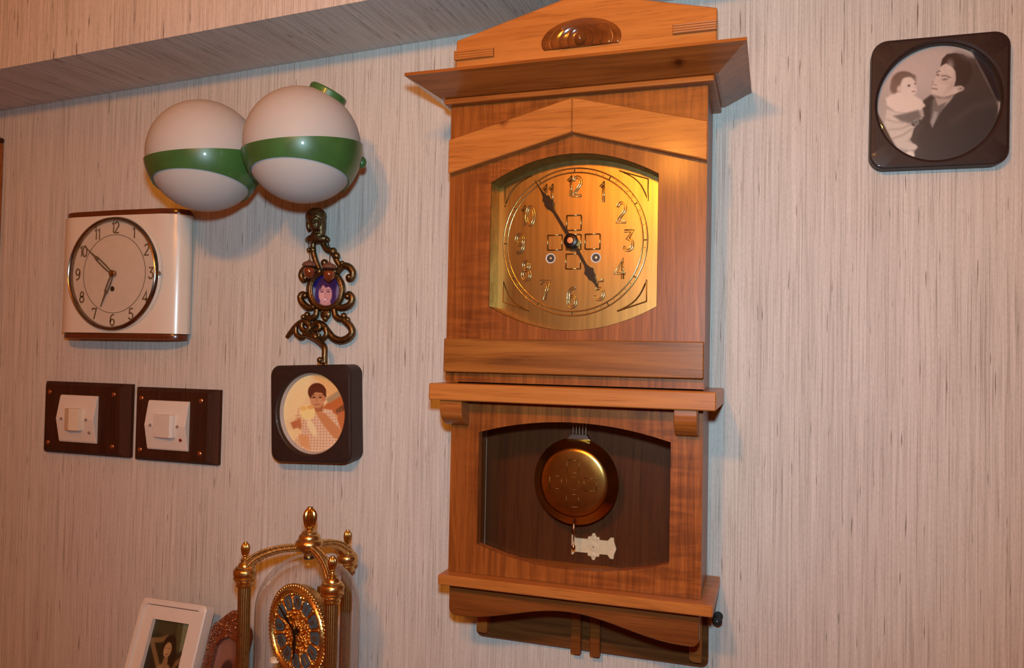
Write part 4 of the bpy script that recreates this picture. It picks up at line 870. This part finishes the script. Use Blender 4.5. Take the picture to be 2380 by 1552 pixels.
obj('mat_board', prism([(-.0562, .0102), (.0562, .0102), (.0562, Ln-.0102), (-.0562, Ln-.0102)], .0105, .0185, [[(PW0, PZ0), (PW1, PZ0), (PW1, PZ1), (PW0, PZ1)]]), 'mat', t, world=False)
p = Print(0, 100, 0, 170, (52, 44, 26), 110)
p.ell(20, 20, 40, 40, (62, 56, 34), 20); p.poly([(72, 0), (100, 0), (100, 50), (80, 60)], (112, 108, 78), 5); p.poly([(60, 5), (72, 0), (80, 60), (70, 60)], (74, 66, 40), 4); p.ell(15, 70, 30, 40, (40, 34, 20), 10); p.ell(90, 110, 30, 50, (44, 34, 20), 10)
p.line([(40, 92), (18, 60), (8, 45), (30, 42), (45, 36)], 10, (120, 88, 52), 3); p.line([(66, 92), (86, 74), (98, 58)], 10, (116, 82, 48), 3); p.ell(54, 50, 16, 20, (30, 20, 14), 3); p.ell(62, 72, 14, 24, (32, 22, 15), 4)
p.poly([(36, 92), (46, 84), (62, 84), (74, 94), (72, 130), (78, 170), (30, 170), (38, 130)], (150, 112, 70), 4); p.ell(53, 80, 6, 12, (136, 98, 62), 2); p.ell(52, 58, 9.5, 14, (166, 122, 80), 2); p.ell(48, 60, 5, 9, (182, 138, 94), 3, 0, .6)
for x in (48, 56): p.ell(x, 55, 2, 1.0, (100, 68, 44), 1.5)
p.ell(52, 66, 3, 1.2, (130, 66, 50), 1); p.poly([(34, 110), (76, 110), (78, 170), (30, 170)], (158, 130, 84), 5, .8); p.grain(.05)
p.build('photo', lambda u, v: (PW0-.004+(PW1-PW0+.008)*u, -.0108, PZ0-.004+(PZ1-PZ0+.008)*v), t, .35, .2, None, False)
obj('stand', box(-.02, .02, -.0018, -.0003, .02, .10), 'brown_cloth', t, world=False)
t, Ln = lean('jewelled_photo_frame', 'rose bronze jewelled photo frame with crested top, leaning behind the dome clock', (556, 1419), .030, 21, .002)
Lb = Ln-.026
crest = [(-.037, .001), (-.037, Lb-.006), (-.033, Lb+.002), (-.024, Lb+.008), (-.014, Lb+.018), (-.006, Lb+.0245), (0, Lb+.026), (.006, Lb+.0245), (.014, Lb+.018), (.024, Lb+.008), (.033, Lb+.002), (.037, Lb-.006), (.037, .001)]
win = [(-.021, .02), (.021, .02), (.021, Lb-.030), (.014, Lb-.020), (0, Lb-.014), (-.014, Lb-.020), (-.021, Lb-.030)]
fo = obj('frame', prism(crest, .004, .014, [win], bm=None), 'rose', t, world=False)
obj('backing', prism([(x*.96, .002+(z-.001)*.985) for x, z in crest], .0006, .0038), 'brown_cloth', t, world=False)
p = Print(0, 60, 0, 110, (96, 56, 46), 60); p.ell(20, 30, 25, 30, (130, 82, 66), 14); p.ell(36, 55, 12, 18, (176, 116, 90), 5); p.ell(36, 40, 16, 14, (56, 32, 28), 4); p.poly([(10, 110), (20, 78), (50, 78), (60, 110)], (150, 90, 66), 5)
p.build('photo', lambda u, v: (-.023+.046*u, -.0042, .018+(Lb-.030)*v), t, .35, .2, None, False)
b = None; rs = random.Random(9); b2 = None
def inside(pt, poly):
    x, z = pt; r = False
    for i in range(len(poly)):
        (xa, za), (xb, zb) = poly[i], poly[(i+1) % len(poly)]
        if (za > z) != (zb > z) and x < (xb-xa)*(z-za)/(zb-za)+xa: r = not r
    return r
cnt = 0
while cnt < 260:
    x, z = rs.uniform(-.036, .036), rs.uniform(.004, Ln)
    if not inside((x*1.06, z+.001), crest) or inside((x*.93, z-.001), win): continue
    r_ = rs.uniform(.0012, .0026); cnt += 1
    nb = BM(); bmesh.ops.create_icosphere(nb, subdivisions=1, radius=r_); bmesh.ops.rotate(nb, verts=nb.verts, matrix=Matrix.Rotation(rs.random()*6, 3, (rs.random(), 1, rs.random()))); bmesh.ops.translate(nb, verts=nb.verts, vec=(x, -.0145, z))
    if rs.random() < .45: b = join(b, nb)
    else: b2 = join(b2, nb)
o_ = obj('rhinestones', b, 'gem', fo, world=False); o_['kind'] = 'stuff'; o_ = obj('raised_scrollwork', b2, 'rose', fo, 180, world=False); o_['kind'] = 'stuff'
